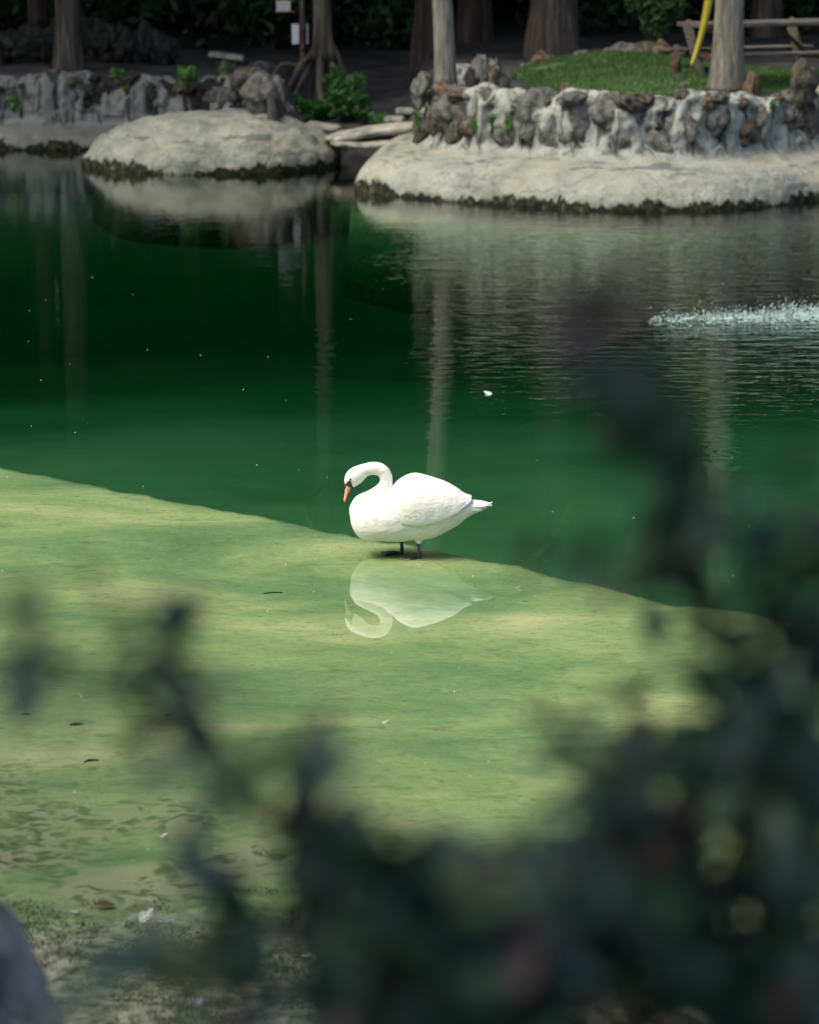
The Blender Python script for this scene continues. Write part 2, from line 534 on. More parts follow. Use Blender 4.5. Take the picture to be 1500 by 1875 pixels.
def water_mat():
    m, nt = newmat('water')
    t = NT(nt)
    pos = t.coord(True)
    sep = t.n('ShaderNodeSeparateXYZ')
    t.l(pos, sep.inputs[0])
    x, y = sep.outputs[0], sep.outputs[1]
    # wind and spray ripples, strongest around the splash, fading to a mirror over the shelf
    big = t.noise(t.mapping(pos, (1.1, 4.2, 1)), 1.5, 3, 0.55, 0.3)
    fine = t.noise(t.mapping(pos, (2.0, 6.0, 1)), 2.6, 2, 0.5)
    area = t.math('MULTIPLY', t.maprange(t.math('ADD', x, t.math('MULTIPLY', t.noise(pos, 0.25, 2), 3.0)), 0.2, 4.2), t.maprange(y, 19.5, 24.0))
    calm = t.math('MULTIPLY', t.maprange(y, 18.0, 23.0), 0.17)
    area = t.math('ADD', area, calm)
    h = t.math('MULTIPLY', t.math('ADD', t.math('MULTIPLY', big, 0.011), t.math('MULTIPLY', fine, 0.0042)), area)

    def rings(cx, cy, wl, amp, r0):
        d = t.n('ShaderNodeVectorMath', operation='DISTANCE')
        t.l(pos, d.inputs[0])
        d.inputs[1].default_value = (cx, cy, 0)
        dd = t.math('ADD', d.outputs['Value'], t.math('MULTIPLY', t.noise(pos, 0.8, 3), 1.3))
        s = t.math('SINE', t.math('MULTIPLY', dd, 6.2832 / wl))
        return t.math('MULTIPLY', t.math('MULTIPLY', s, amp), t.maprange(d.outputs['Value'], r0, 0.0))
    p1 = U(1345, 830)
    p2 = U(800, 640)
    h = t.math('ADD', h, rings(p1.x, p1.y, 0.19, 0.0005, 1.9))
    h = t.math('ADD', h, rings(p2.x, p2.y, 0.26, 0.0006, 3.6))
    nrm = t.bump(h, 1.0)
    fr = t.n('ShaderNodeFresnel')
    fr.inputs['IOR'].default_value = 1.333
    t.l(nrm, fr.inputs['Normal'])
    gl = t.n('ShaderNodeBsdfGlossy')
    gl.inputs['Roughness'].default_value = 0.0
    gl.inputs['Color'].default_value = (1, 1, 1, 1)
    t.l(nrm, gl.inputs['Normal'])
    tr = t.n('ShaderNodeBsdfTransparent')
    mx = t.n('ShaderNodeMixShader')
    t.l(fr.outputs[0], mx.inputs[0])
    t.l(tr.outputs[0], mx.inputs[1])
    t.l(gl.outputs[0], mx.inputs[2])
    va = t.n('ShaderNodeVolumeAbsorption')
    va.inputs['Color'].default_value = (0.12, 0.52, 0.46, 1)
    va.inputs['Density'].default_value = 0.62
    t.out(mx.outputs[0], va.outputs[0])
    return m


M['water'] = water_mat()

# ------------------------------------------------------------------ water, bed, shore
mb = MB()
mb.box((0, 19, -3), (160, 70, 6))
tag(mk('water', mb.mesh('water', False), M['water']), kind='structure')

# ledge line of the shelf
LA, LB = U(0, 860, -0.05), U(1500, 1152, -0.05)
LSL = (LB.y - LA.y) / (LB.x - LA.x)


def ledge_y(x):
    y = LA.y + LSL * (x - LA.x)
    y = max(11.0, min(27.0, y))
    return y + 0.14 * nz(x, 0, 0, 1.1, 3) + 0.09 * nz(x, 0, 0, 4, 4) + 0.06 * abs(nz(x, 0, 0, 11, 5)) + 0.03 * nz(x, 0, 0, 24, 6)


SHORE_Z = [(-200, 2.6), (1.6, 2.55), (3.0, 2.3), (5, 1.5), (6, 1.1), (8, 0.42), (9.3, 0.12), (10.1, 0.035), (11.2, 0.004), (12.2, -0.022), (13.6, -0.042), (40, -0.055)]


def shore_z(x, y):
    z = lerp_tab(SHORE_Z, y + 0.5 * nz(x, y, 0, 0.35, 8) * sstep(4, 10, y))
    a = 0.012 + 0.03 * sstep(11.4, 9.5, y) + 0.10 * sstep(9, 5, y)
    z += a * fbm(x, y * 1.6, 0, 2.2, 4, 1) * 2
    if 10.2 < y < 14: z += 0.016 * nz(x, y * 1.4, 0, 4.2, 2) * sstep(14, 12.5, y)
    return z


xs = np.concatenate([np.linspace(-90, -7, 24), np.arange(-6.8, 6.8, 0.055), np.linspace(7, 90, 24)])
vs_, fs_ = [], []
tt = np.concatenate([np.linspace(0, 1, 210) ** 1.0])
nrow = 0
rowsy = []
for i, x in enumerate(xs):
    yl = ledge_y(x)
    col = [(x, yl + 0.10, -1.6), (x, yl + 0.03, -0.55), (x, yl + 0.012, -0.10)]
    for t_ in tt:
        y = yl + (2.0 - yl) * t_
        col.append((x, y, shore_z(x, y)))
    for y in (0, -4, -15, -60, -150):
        col.append((x, y, 2.6))
    nrow = len(col)
    vs_ += col
for i in range(len(xs) - 1):
    for k in range(nrow - 1):
        a = i * nrow + k
        fs_.append((a, a + 1, a + nrow + 1, a + nrow))
tag(mk('shore', mesh('shore', vs_, fs_), M['shore']), kind='structure')

# deep bed
BED = [(8, -0.85), (20, -0.80), (24, -0.87), (28, -1.12), (32.5, -1.5), (36.5, -1.62), (40, -1.15), (43, -0.65), (60, -0.6)]
xs = np.linspace(-60, 60, 121)
ys = np.linspace(8, 54, 93)
bedz = lambda y: (lerp_tab(BED, y - 1.5) + lerp_tab(BED, y) + lerp_tab(BED, y + 1.5)) / 3
v = [(x, y, bedz(y + 1.2 * nz(x, y, 0, 0.22, 6)) + 0.08 * nz(x, y, 0, 0.5)) for x in xs for y in ys]
f = [(i * 93 + k, i * 93 + k + 1, (i + 1) * 93 + k + 1, (i + 1) * 93 + k) for i in range(120) for k in range(92)]
tag(mk('pond_bed', mesh('pond_bed', v, f), M['bed']), kind='structure')

# ------------------------------------------------------------------ far ground
LAWN = Vector((3.05, 41.2))


def ground_z(x, y):
    z = 1.02 + 0.24 * sstep(-0.4, 0.8, x)
    z += 0.36 * math.exp(-((x - LAWN.x) / 1.45) ** 2 - ((y - LAWN.y) / 2.3) ** 2)
    # gully of the creek
    g = sstep(-2.0, -1.55, x) * sstep(0.35, -0.15, x)
    zc = lerp_tab([(40, -0.6), (42.4, -0.5), (43.2, 0.2), (45, 0.55), (49, 0.95), (60, 1.1)], y)
    z = z * (1 - g) + zc * g
    z += sstep(50, 75, y) * 1.2
    return z + 0.05 * fbm(x, y, 0, 1.3, 4, 2)


def bank_edge(x):
    if x > 0.25: return lerp_tab([(0.25, 39.2), (0.8, 38.5), (2, 38.0), (3, 37.8), (4.6, 38.1), (6, 38.7), (9, 40), (90, 44)], x)
    if x < -2.1: return lerp_tab([(-60, 50), (-14, 47.35), (-9, 46.15), (-6, 45.3), (-4.7, 45.15), (-3.5, 44.75), (-2.75, 44.4), (-2.1, 44.6)], x)
    return 41.6


xs = np.concatenate([np.linspace(-120, -11, 24), np.arange(-10.5, 10.5, 0.11), np.linspace(11, 120, 24)])
ys = np.concatenate([np.arange(36.6, 52, 0.11), np.linspace(52.3, 160, 50)])
v, f = [], []
for x in xs:
    be = bank_edge(x)
    for y in ys:
        v.append((x, y, ground_z(x, y) if y > be else -8.0))
ny = len(ys)
f = [(i * ny + k, i * ny + k + 1, (i + 1) * ny + k + 1, (i + 1) * ny + k) for i in range(len(xs) - 1) for k in range(ny - 1)]
tag(mk('ground', mesh('ground', v, f), M['soil']), kind='structure')


def lawn_in(x, y):
    u, w = (x - LAWN.x) / 1.65, (y - 40.6) / 2.7
    return u * u + w * w < 1 + 0.12 * nz(x, y, 0, 1.5) or (x > 4.0 and 38.6 < y < 43 + 0.4 * nz(x, y, 0, 1))


# lawn sheet and blades
n = 70
xa, ya = np.linspace(1.2, 7.5, n), np.linspace(37.9, 44, n)
idx, v, f = {}, [], []
for i in range(n):
    for k in range(n):
        x, y = xa[i], ya[k]
        if lawn_in(x, y) and y > bank_edge(x) - 0.1:
            idx[i, k] = len(v)
            v.append((x, y, ground_z(x, y) + 0.014))
for i in range(n - 1):
    for k in range(n - 1):
        q = [(i, k), (i, k + 1), (i + 1, k + 1), (i + 1, k)]
        if all(p in idx for p in q): f.append(tuple(idx[p] for p in q))
M['turf'] = rough_mat('turf', [(0.3, (0.03, 0.075, 0.022)), (0.5, (0.055, 0.115, 0.035)), (0.7, (0.13, 0.15, 0.07))], 3, 8, 0.95, 0.03, 40, world=True)
tag(mk('lawn', mesh('lawn', v, f), M['turf']), kind='structure')
v, f = [], []
for _ in range(26000):
    x, y = nr.uniform(1.2, 7.0), nr.uniform(38, 43.6)
    if not lawn_in(x, y) or y < bank_edge(x): continue
    if nz(x, y, 0, 0.9, 7) > 0.42: continue
    z = ground_z(x, y)
    a = nr.uniform(0, 6.28)
    h, w = nr.uniform(0.03, 0.075), 0.012
    dx, dy = math.cos(a) * w, math.sin(a) * w
    k = len(v)
    v += [(x - dx, y - dy, z), (x + dx, y + dy, z), (x + nr.normal(0, .02), y + nr.normal(0, .02), z + h)]
    f.append((k, k + 1, k + 2))
tag(mk('grass', mesh('grass', v, f, False), M['grass']), 'short green grass on the mown mound beside the palm', 'grass', kind='stuff')

# ------------------------------------------------------------------ rocks
def rock_mesh(name, seed, sub=3, amp=0.5, sc=1.5):
    bm = bmesh.new()
    bmesh.ops.create_icosphere(bm, subdivisions=sub, radius=1)
    for p in bm.verts:
        c = p.co.copy()
        d = 1 + amp * (noise.noise(c * sc + Vector((seed * 7.1, 0, 0))) + 0.5 * noise.noise(c * sc * 2.3 + Vector((0, seed * 3.3, 0))) + 0.28 * noise.noise(c * sc * 5.2 + Vector((0, 0, seed * 4.4))))
        cr = noise.noise(c * 1.7 + Vector((seed, seed, 0)))
        p.co = c * (d - (0.16 if abs(cr) < 0.05 else 0))
    me = bpy.data.meshes.new(name)
    bm.to_mesh(me)
    bm.free()
    me.polygons.foreach_set('use_smooth', [True] * len(me.polygons))
    return me


ROCKS = {}


def rock(name, kind, loc, size, rz=None, parent=None, rx=0.0, var=None):
    k = (kind, rnd.randrange(6) if var is None else var)
    if k not in ROCKS:
        ROCKS[k] = rock_mesh('rock', k[1] + 1)
        ROCKS[k].materials.append(M[kind])
    return mk(name, ROCKS[k], None, parent, loc, (rx, rnd.uniform(-.3, .3), rnd.uniform(0, 6.28) if rz is None else rz), size)


# ------------------------------------------------------------------ banks: swept profile with rough displacement
def bank(name, W, B, prof, n, sub, mat, ridge, seed, s_wall):
    W = catmull(W, n)
    B = catmull(B, n)
    # densify profile
    P = []
    for (a, za), (b, zb) in zip(prof, prof[1:]):
        L = max(1, int(math.hypot(b - a, zb - za) / sub))
        for k in range(L): P.append((a + (b - a) * k / L, za + (zb - za) * k / L))
    P.append(prof[-1])
    v, f = [], []
    for i in range(n):
        d = (B[i] - W[i])
        L = d.length
        d.normalize()
        for s, z in P:
            q = W[i] + d * (s / s_wall * L if s <= s_wall else L + (s - s_wall))
            x, y = q.x, q.y
            wf = sstep(prof[0][1], 0, z)
            # vertical plaster ribs on the wall
            wl = sstep(ridge[0], ridge[0] + 0.12, z) * sstep(ridge[1] + 0.25, ridge[1], z)
            rb = abs(nz(x + y * 0.4, 0.35 * z, 0, 2.7, seed)) * 2
            rb2 = nz(x, y, z * 0.9, 3.6, seed + 1)
            top = sstep(ridge[1] - 0.25, ridge[1], z)
            off = wl * (0.16 * (rb - 0.35) + 0.10 * rb2 + 0.05 * nz(x, y, z, 8.5, seed + 2))
            off += 0.045 * fbm(x, y, z, 2.0, 4, seed + 3) * wf + 0.02 * nz(x, y, z, 9, seed + 5) * wf
            zz = z + top * (0.16 * nz(x, y, 0, 1.5, seed + 4) + 0.10 * nz(x, y, 0, 4.5, seed + 6)) * sstep(2.6, 1.4, s)
            v.append((x + d.x * off, y + d.y * off, zz))
    m = len(P)
    f = [(i * m + k, (i + 1) * m + k, (i + 1) * m + k + 1, i * m + k + 1) for i in range(n - 1) for k in range(m - 1)]
    return W, B, mesh(name, v, f)


def PX(px, py):
    p = U(px, py, 0)
    return (p.x, p.y, 0)


WR = [(-0.35, 43.5, 0), (-0.52, 41.5, 0), (-0.66, 39.8, 0), (-0.74, 38.6, 0), PX(662, 352), PX(720, 359), PX(820, 369), PX(960, 379), PX(1130, 388), PX(1300, 386), PX(1420, 377), PX(1520, 367), (8.2, 38.6, 0), (12, 40.5, 0)]
BR = [(0.45, 43.5, 0), (0.35, 41.5, 0), (0.16, 39.9, 0), (0.12, 39.1, 0), (0.16, 38.7, 0), (0.42, 38.4, 0)]
for px in (840, 965, 1130, 1290):
    q = Vector(PX(px, {840: 371, 965: 379, 1130: 388, 1290: 386}[px]))
    BR.append((q.x, q.y + 1.02, 0))
BR += [(4.75, 37.95, 0), (5.5, 38.4, 0), (8.3, 39.7, 0), (12, 41.6, 0)]
PR = [(-.35, -3.4), (-.2, -1.2), (-.03, -.25), (0, 0), (.03, .12), (.1, .24), (.22, .35), (.42, .44), (.7, .495), (.98, .55), (1.04, .62), (1.07, .8), (1.1, 1.0), (1.14, 1.2), (1.2, 1.31), (1.32, 1.35), (1.5, 1.31), (1.9, 1.2)]
WRc, BRc, me = bank('bank_body', WR, BR, PR, 420, 0.035, M['bank'], (0.58, 1.33), 1, 1.04)
right_bank = empty('terraced_bank', (2.5, 38, 0))
tag(right_bank, 'pale plastered limestone bank with smooth ledge and rough stone wall under the palms', 'bank')
mk('plaster_face', me, M['bank'], right_bank, loc=(-2.5, -38, 0))
_cache = {}


def along(Bc, Wc, t):
    k = t * (len(Bc) - 1)
    i = min(int(k), len(Bc) - 2)
    p = Bc[i].lerp(Bc[i + 1], k - i)
    d = (Bc[i] - Wc[i]).normalized()
    return p, d


# stones set into the wall: dark eroded lumps lower down, ochre ones along the coping
def set_stones(root, Bc, Wc, t0, t1, nlow, ntop, z0, z1, kinds_low, kinds_top, size):
    for k in range(nlow):
        t = t0 + (t1 - t0) * (k + rnd.uniform(0.15, 0.85)) / nlow
        p, d = along(Bc, Wc, t)
        z = z0 + (z1 - z0) * rnd.uniform(0.1, 0.78)
        s = size * rnd.uniform(0.75, 1.35)
        q = p + d * (0.08 + s * 0.36) - root.location
        q.z = z
        rock('stone', rnd.choice(kinds_low), q, (s * rnd.uniform(.8, 1.35), s * 0.52, s * rnd.uniform(.8, 1.7)), rz=rnd.uniform(-.4, .4), parent=root)
    for k in range(ntop):
        t = t0 + (t1 - t0) * (k + rnd.uniform(0.1, 0.9)) / ntop
        p, d = along(Bc, Wc, t)
        s = size * rnd.uniform(0.4, 1.1)
        q = p + d * rnd.uniform(0.08, 0.30) - root.location
        q.z = z1 - 0.07 + rnd.uniform(-0.07, 0.05)
        rock('stone', rnd.choice(kinds_top), q, (s * 1.1, s * 0.9, s * rnd.uniform(0.6, 1.0)), parent=root)


set_stones(right_bank, BRc, WRc, 0.27, 0.93, 28, 30, 0.62, 1.34, ['rock_brown', 'rock_grey', 'rock_grey', 'rock_grey'], ['rock_orange', 'rock_brown', 'rock_brown', 'rock_grey', 'rock_grey'], 0.16)
# tall coping stones at the corner by the slim palm
for px, py, s, kd in ((772, 165, .17, 'rock_grey'), (800, 175, .15, 'rock_grey'), (852, 178, .16, 'rock_grey'), (900, 150, .20, 'rock_brown'), (882, 130, .15, 'rock_grey'), (862, 150, .13, 'rock_dark'), (915, 165, .16, 'rock_brown'), (1377, 158, .13, 'rock_orange'), (1040, 178, .12, 'rock_orange'), (1472, 150, .2, 'rock_brown')):
    q = UY(px, py, 38.75 if px < 1000 else 38.2) - right_bank.location
    rock('stone', kd, q, (s * .8, s * .8, s * 1.5), parent=right_bank)

WL = [(-14, 46, 0), (-9, 45, 0), (-6, 44.25, 0), (-4.7, 44.15, 0), (-3.5, 43.8, 0), (-2.6, 43.4, 0), (-2.1, 43.5, 0), (-1.86, 44.2, 0), (-1.75, 45.5, 0), (-1.6, 48, 0)]
BL = [(-14, 47, 0), (-9, 45.8, 0), (-6, 44.95, 0), (-4.7, 44.8, 0), (-3.5, 44.4, 0), (-2.75, 44.0, 0), (-2.4, 44.05, 0), (-2.25, 44.5, 0), (-2.2, 45.6, 0), (-2.1, 48, 0)]
PL = [(-.2, -3.4), (-.1, -1.0), (0, -.05), (.03, .08), (.12, .2), (.3, .28), (.5, .33), (.55, .4), (.58, .6), (.62, .82), (.68, .98), (.8, 1.06), (1.1, 1.03), (1.6, .9)]
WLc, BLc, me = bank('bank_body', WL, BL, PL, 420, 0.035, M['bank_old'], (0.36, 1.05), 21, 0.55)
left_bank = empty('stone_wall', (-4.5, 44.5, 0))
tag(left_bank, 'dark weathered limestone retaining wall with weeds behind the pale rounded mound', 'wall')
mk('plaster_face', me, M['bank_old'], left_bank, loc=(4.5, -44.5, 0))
set_stones(left_bank, BLc, WLc, 0.28, 0.85, 30, 26, 0.40, 1.06, ['rock_dark', 'rock_dark', 'rock_grey'], ['rock_dark', 'rock_brown', 'rock_dark'], 0.15)

rock('stone', 'rock_grey', UY(474, 172, 43.2) - left_bank.location, (.24, .22, .34), rz=.4, parent=left_bank, var=1)
rock('stone', 'rock_brown', UY(455, 148, 43.5) - left_bank.location, (.26, .22, .2), rz=.9, parent=left_bank, var=3)

rock('stone', 'rock_grey', UY(503, 186, 43.25) - left_bank.location, (.15, .18, .36), rz=.1, parent=left_bank, var=2)
rock('stone', 'rock_grey', UY(520, 212, 43.3) - left_bank.location, (.17, .2, .22), rz=.7, parent=left_bank, var=5)

# rounded plastered mound in front of the dark wall
n, mr = 150, 64
v, f = [], []
for i in range(n):
    a = 2 * math.pi * i / n
    ca, sa = math.cos(a), math.sin(a)
    for k in range(mr):
        u = k / (mr - 1)
        # profile angle from under water to the crown
        th = -0.55 + (math.pi / 2 + 0.55) * u
        rr = max(0.0, math.cos(th)) ** 0.62
        zz = 0.70 * (math.copysign(abs(math.sin(th)) ** 0.85, th))
        x = -2.87 + 1.86 * rr * math.copysign(abs(ca) ** 0.86, ca)
        y = 42.35 + (1.75 if sa < 0 else 1.5) * rr * math.copysign(abs(sa) ** 0.9, sa)
        zz *= 1 - 0.22 * sstep(-3.3, -4.8, x) - 0.18 * sstep(-1.8, -0.9, x)
        e = 0.11 * fbm(x, y, zz * 1.6, 1.5, 5, 31) + 0.018 * nz(x, y, zz, 8, 32)
        if zz > 0.45: e -= 0.05 * max(0, nz(x, y * 1.2, 0, 2.6, 35))
        v.append((x + e * ca, y + e * sa, zz + e if k else -3.0))
f = [(i * mr + k, ((i + 1) % n) * mr + k, ((i + 1) % n) * mr + k + 1, i * mr + k + 1) for i in range(n) for k in range(mr - 1)]
mound = mk('rock_mound', mesh('rock_mound', v, f), M['mound'])
tag(mound, 'big smooth rounded pale mound rising from the water before the dark wall', 'mound')

# stacked flat slabs bridging the creek gap
def slab(px0, py0, px1, py1, y, th, dep, label, seed, group=None):
    a, b = UY(px0, py0, y), UY(px1, py1, y)
    c = (a + b) / 2
    L = (b - a).length
    ang = math.atan2(b.z - a.z, b.x - a.x)
    ns, m = 26, 14
    rings = []
    for i in range(ns):
        u = i / (ns - 1)
        sh = min(1, math.sin(math.pi * max(.02, min(.98, u))) * 2.6) ** 0.5
        ring = []
        for k in range(m):
            t_ = 2 * math.pi * k / m
            yy = dep / 2 * sh * math.copysign(abs(math.cos(t_)) ** 0.5, math.cos(t_))
            zz = th / 2 * sh * math.copysign(abs(math.sin(t_)) ** 0.5, math.sin(t_))
            x = -L / 2 + L * u
            e = 1 + 0.28 * nz(x, yy, zz, 2.6, seed)
            ring.append(Vector((x, yy * e, zz * e + 0.05 * nz(x, 0, 0, 1.8, seed + 1))))
        rings.append(ring)
    q = MB()
    q.loft(rings)
    o = mk('stone_slab', q.mesh('stone_slab'), M['slab'], None, c, (0, -ang, 0))
    return tag(o, label, 'slab', group)


slab(596, 252, 775, 226, 42.3, .12, 1.0, 'long flat stone slab lying uppermost across the creek mouth', 3)
slab(606, 265, 740, 257, 42.1, .09, 1.0, 'thin flat stone slab lying under the long slab at the creek mouth', 5)
slab(700, 219, 742, 215, 43.6, .09, .5, 'small flat step stone just above the long slab', 7)
slab(724, 206, 764, 201, 44.2, .09, .5, 'small flat step stone highest on the creek path', 9)
slab(560, 229, 625, 232, 43.2, .10, .6, 'grey flat stone at the foot of the leafy roots', 11)

# ------------------------------------------------------------------ trees
def trunk_mesh(pts, rads, seg=28, flute=0.0, fl_n=9, rough=0.03, fz=1.0, seed=0, dz=0.12):
    pts = [Vector(p) for p in pts]
    rings = []
    tot = pts[-1].z - pts[0].z
    n = max(8, int(tot / dz))
    for i in range(n + 1):
        z = pts[0].z + tot * i / n
        for (a, ra), (b, rb_) in zip(zip(pts, rads), zip(pts[1:], rads[1:])):
            if z <= b.z + 1e-6: break
        u = (z - a.z) / max(1e-6, b.z - a.z)
        u = min(1, max(0, u))
        c = a.lerp(b, u)
        r = ra + (rb_ - ra) * u
        h = z - pts[0].z
        ring = []
        for k in range(seg):
            t_ = 2 * math.pi * k / seg
            fl = flute * math.exp(-h / fz) * math.cos(fl_n * t_ + seed + 0.8 * math.sin(2 * t_ + seed))
            e = 1 + fl + rough * 2 * nz(math.cos(t_) * 2, math.sin(t_) * 2, z * 0.8, 1.6, seed) + rough * nz(math.cos(t_) * 6, math.sin(t_) * 6, z * 0.6, 2, seed + 2)
            ring.append(Vector((c.x + math.cos(t_) * r * e, c.y + math.sin(t_) * r * e, z)))
        rings.append(ring)
    q = MB()
    q.loft(rings)
    return q.mesh('trunk')


def leaf_cloud(name, n, clumps, size, seed, droop=0.0):
    """clumps: (centre, radii) ; leaves spread through each clump, denser toward its skin"""
    g = np.random.default_rng(seed)
    w = np.array([c[1][0] * c[1][1] * c[1][2] for c in clumps]) ** 0.67
    pick = g.choice(len(clumps), n, p=w / w.sum())
    C = np.array([c[0] for c in clumps])[pick]
    Rr = np.array([c[1] for c in clumps])[pick]
    d = g.normal(size=(n, 3))
    d /= np.linalg.norm(d, axis=1)[:, None]
    rad = g.uniform(0.15, 1, n) ** 0.5
    P = C + d * Rr * rad[:, None] + g.normal(0, 0.04, (n, 3)) * Rr
    a = g.normal(size=(n, 3))
    a[:, 2] -= droop
    a /= np.linalg.norm(a, axis=1)[:, None]
    b = np.cross(a, g.normal(size=(n, 3)))
    b /= np.linalg.norm(b, axis=1)[:, None]
    nn = np.cross(a, b)
    s = (size * g.uniform(0.6, 1.4, n))[:, None]
    V = np.stack([P - a * s, P - b * s * .42 + nn * s * .12, P + a * s, P + b * s * .42 + nn * s * .12], 1).reshape(-1, 3)
    F = np.arange(4 * n).reshape(-1, 4)
    return mesh(name, V, F, False)


def clumps_for(cx, cy, z0, z1, rx, n, seed, rr=(0.9, 1.8)):
    g = random.Random(seed)
    out = []
    for _ in range(n):
        z = g.uniform(z0, z1)
        k = math.sin(math.pi * (0.15 + 0.8 * (z - z0) / (z1 - z0))) ** 0.6
        a, r = g.uniform(0, 6.28), rx * k * g.uniform(0.2, 1) ** 0.5
        s = g.uniform(*rr)
        out.append(((cx + r * math.cos(a), cy + r * math.sin(a), z), (s, s, s * 0.6)))
    return out


CROWNS = {}


def tree(name, label, base, lean, r, h, flare=0.5, flute=0.14, mat='bark', crown=(5, 15, 3.4, 26), ncl=9000, group=None, leaf='leaf_crown', cvar=0, lsize=0.16, seg=28, flare_h=0.8):
    root = empty(name, base)
    tag(root, label, 'tree', group)
    pts = [(0, 0, -0.3), (lean[0] * .05, lean[1] * .05, 0.5), (lean[0] * .3, lean[1] * .3, h * .3), (lean[0], lean[1], h)]
    prof = []
    P2, R2 = [], []
    for k in range(16):
        z = -0.3 + (h + 0.3) * (k / 15) ** 1.7
        u = max(0, z) / h
        P2.append((lean[0] * u ** 1.2, lean[1] * u ** 1.2, z))
        R2.append(r * (1 - 0.6 * u) * (1 + flare * math.exp(-max(0, z) / flare_h)))
    mk('trunk', trunk_mesh(P2, R2, seg, flute, 7 + cvar % 4, 0.04, 1.2, seed=cvar), M[mat], root)
    q = MB()
    g = random.Random(cvar + 50)
    z0, z1, rx, nc = crown
    for _ in range(9):
        z = g.uniform(z0, min(z1, h) * .9)
        u = z / h
        a = g.uniform(0, 6.28)
        L = rx * g.uniform(.5, .95)
        s = Vector((lean[0] * u ** 1.2, lean[1] * u ** 1.2, z))
        q.tube([s, s + Vector((math.cos(a) * L * .5, math.sin(a) * L * .5, L * .22)), s + Vector((math.cos(a) * L, math.sin(a) * L, L * .3))], [r * .3, r * .16, r * .05], 6)
    mk('limbs', q.mesh('limbs'), M[mat], root)
    key = (crown, ncl, leaf, lsize, cvar % 3)
    if key not in CROWNS:
        CROWNS[key] = leaf_cloud('crown', ncl, clumps_for(0, 0, z0, z1, rx, nc, 90 + cvar), lsize, 300 + cvar)
        CROWNS[key].materials.append(M[leaf])
    mk('crown', CROWNS[key], None, root, (lean[0] * .7, lean[1] * .7, 0), (0, 0, cvar * 1.3))
    return root


def gpt(px, py, y):
    p = UY(px, py, y)
    return Vector((p.x, y, ground_z(p.x, y)))


# smooth pale palms
def frond_mesh():
    q = MB()
    L = 2.2
    for k in range(24):
        u = k / 23
        x = L * u
        z = 0.55 * math.sin(u * 2.4) - 0.9 * u * u
        ll = 0.55 * math.sin(math.pi * (0.12 + 0.86 * u)) + 0.08
        for s in (-1, 1):
            q.add([(x, 0, z), (x + 0.05, 0, z), (x + ll * .55, s * ll * .8, z - ll * .45)], [(0, 1, 2)])
    for k in range(7):
        u0, u1 = k / 7, (k + 1) / 7
        q.add([(L * u, s * .02, 0.55 * math.sin(u * 2.4) - 0.9 * u * u + .004) for u in (u0, u1) for s in (-1, 1)], [(0, 1, 3, 2)])
    return q.mesh('frond', False)


FR = frond_mesh()
FR.materials.append(M['frond'])


def palm(px, y, r0, r1, h, label, lean, zoff=0.0, bulge=0.0):
    b = gpt(px, 150, y)
    b.z -= zoff
    root = empty('palm_tree', b)
    tag(root, label, 'tree', 'pale palms on the far bank')
    P2, R2 = [], []
    for k in range(60):
        u = k / 59
        z = h * u
        P2.append((lean * u, 0, z))
        R2.append((r1 + (r0 - r1) * math.exp(-z / 0.55)) * (1 + 0.012 * math.sin(z * 34)))
    mk('trunk', trunk_mesh(P2, R2, 32, 0, 5, 0.015, 1, seed=px, dz=0.045), M['palm_bark'], root)
    for k in range(13):
        a = 2 * math.pi * k / 13 + 0.3 * (k % 3)
        mk('frond', FR, None, root, (lean, 0, h - 0.05), (0, -0.5 + 0.25 * (k % 4), a))
    return root


palm(818, 39.0, .165, .128, 4.1, 'slim pale palm trunk rising behind the corner stones of the bank', -0.2, 0.0)
palm(1331, 38.6, .26, .175, 5.6, 'thick pale smooth palm trunk standing in front of the picnic table', 0.06)

tree('cypress_tree', 'brown fluted cypress trunk rising behind the low rubble wall and lawn', gpt(1012, 110, 46.5), (0.25, 0), .33, 17, 0.4, .10, 'bark_brown', cvar=1, crown=(6, 17, 4.2, 40), flare_h=0.9)
tree('cypress_tree', 'dim dark trunk standing beyond and beside the slim palm', gpt(786, 130, 47.5), (0.0, 0), .20, 16, 0.5, .1, 'bark_dark', cvar=2, crown=(6, 17, 4.2, 40))
tree('cypress_tree', 'dim brown trunk in the gloom between slim palm and fluted cypress', gpt(868, 100, 51), (0.1, 0), .26, 16, 0.4, .1, 'bark_dark', cvar=3, crown=(6, 17, 4.2, 40))
tree('wall_tree', 'grey trunk catching light above the dark stone wall', gpt(128, 120, 47), (-0.15, 0), .20, 15, 0.35, .08, 'bark', cvar=4, crown=(5, 16, 4.6, 44))
tree('shade_tree', 'grey trunk in the shade beyond the picnic table', gpt(1405, 20, 52), (0.1, 0), .24, 15, 0.3, .08, 'bark', cvar=5, crown=(5.5, 16, 4.2, 40))

tree('unseen_leaning_tree', 'unseen leaning leafy tree on the bank past the end of the dark wall, added to shade the wall', Vector((-9.6, 47.0, 1.0)), (0.6, -4.5), .24, 13, .4, .08, 'bark', cvar=6, crown=(6, 14, 4.6, 50), ncl=14000)  # added out of frame, leaned so its crown shades the wall and mound

for k_, (bx_, by_, lab_) in enumerate([(-4.6, 0.6, 'unseen leafy tree added on the near bank to shade the straggling shrub'), (4.4, -0.4, 'unseen leafy tree added on the near bank to shade the tall shrub'), (-9.0, 8.0, 'unseen leafy tree added at the near shore beyond the grey boulder to shade the mud')]):  # added out of view; their crowns take light off the shrubs and near shore
    tree('unseen_bank_tree', lab_, Vector((bx_, by_, shore_z(bx_, by_) - .05)), (-bx_ * (.3 if by_ < 5 else .08), 0.8), .22, 10, .4, .08, 'bark', cvar=30 + k_, crown=(4.2, 10, 4.0, 46), ncl=13000 if by_ < 5 else 6500, group='unseen trees added to shade the near bank')

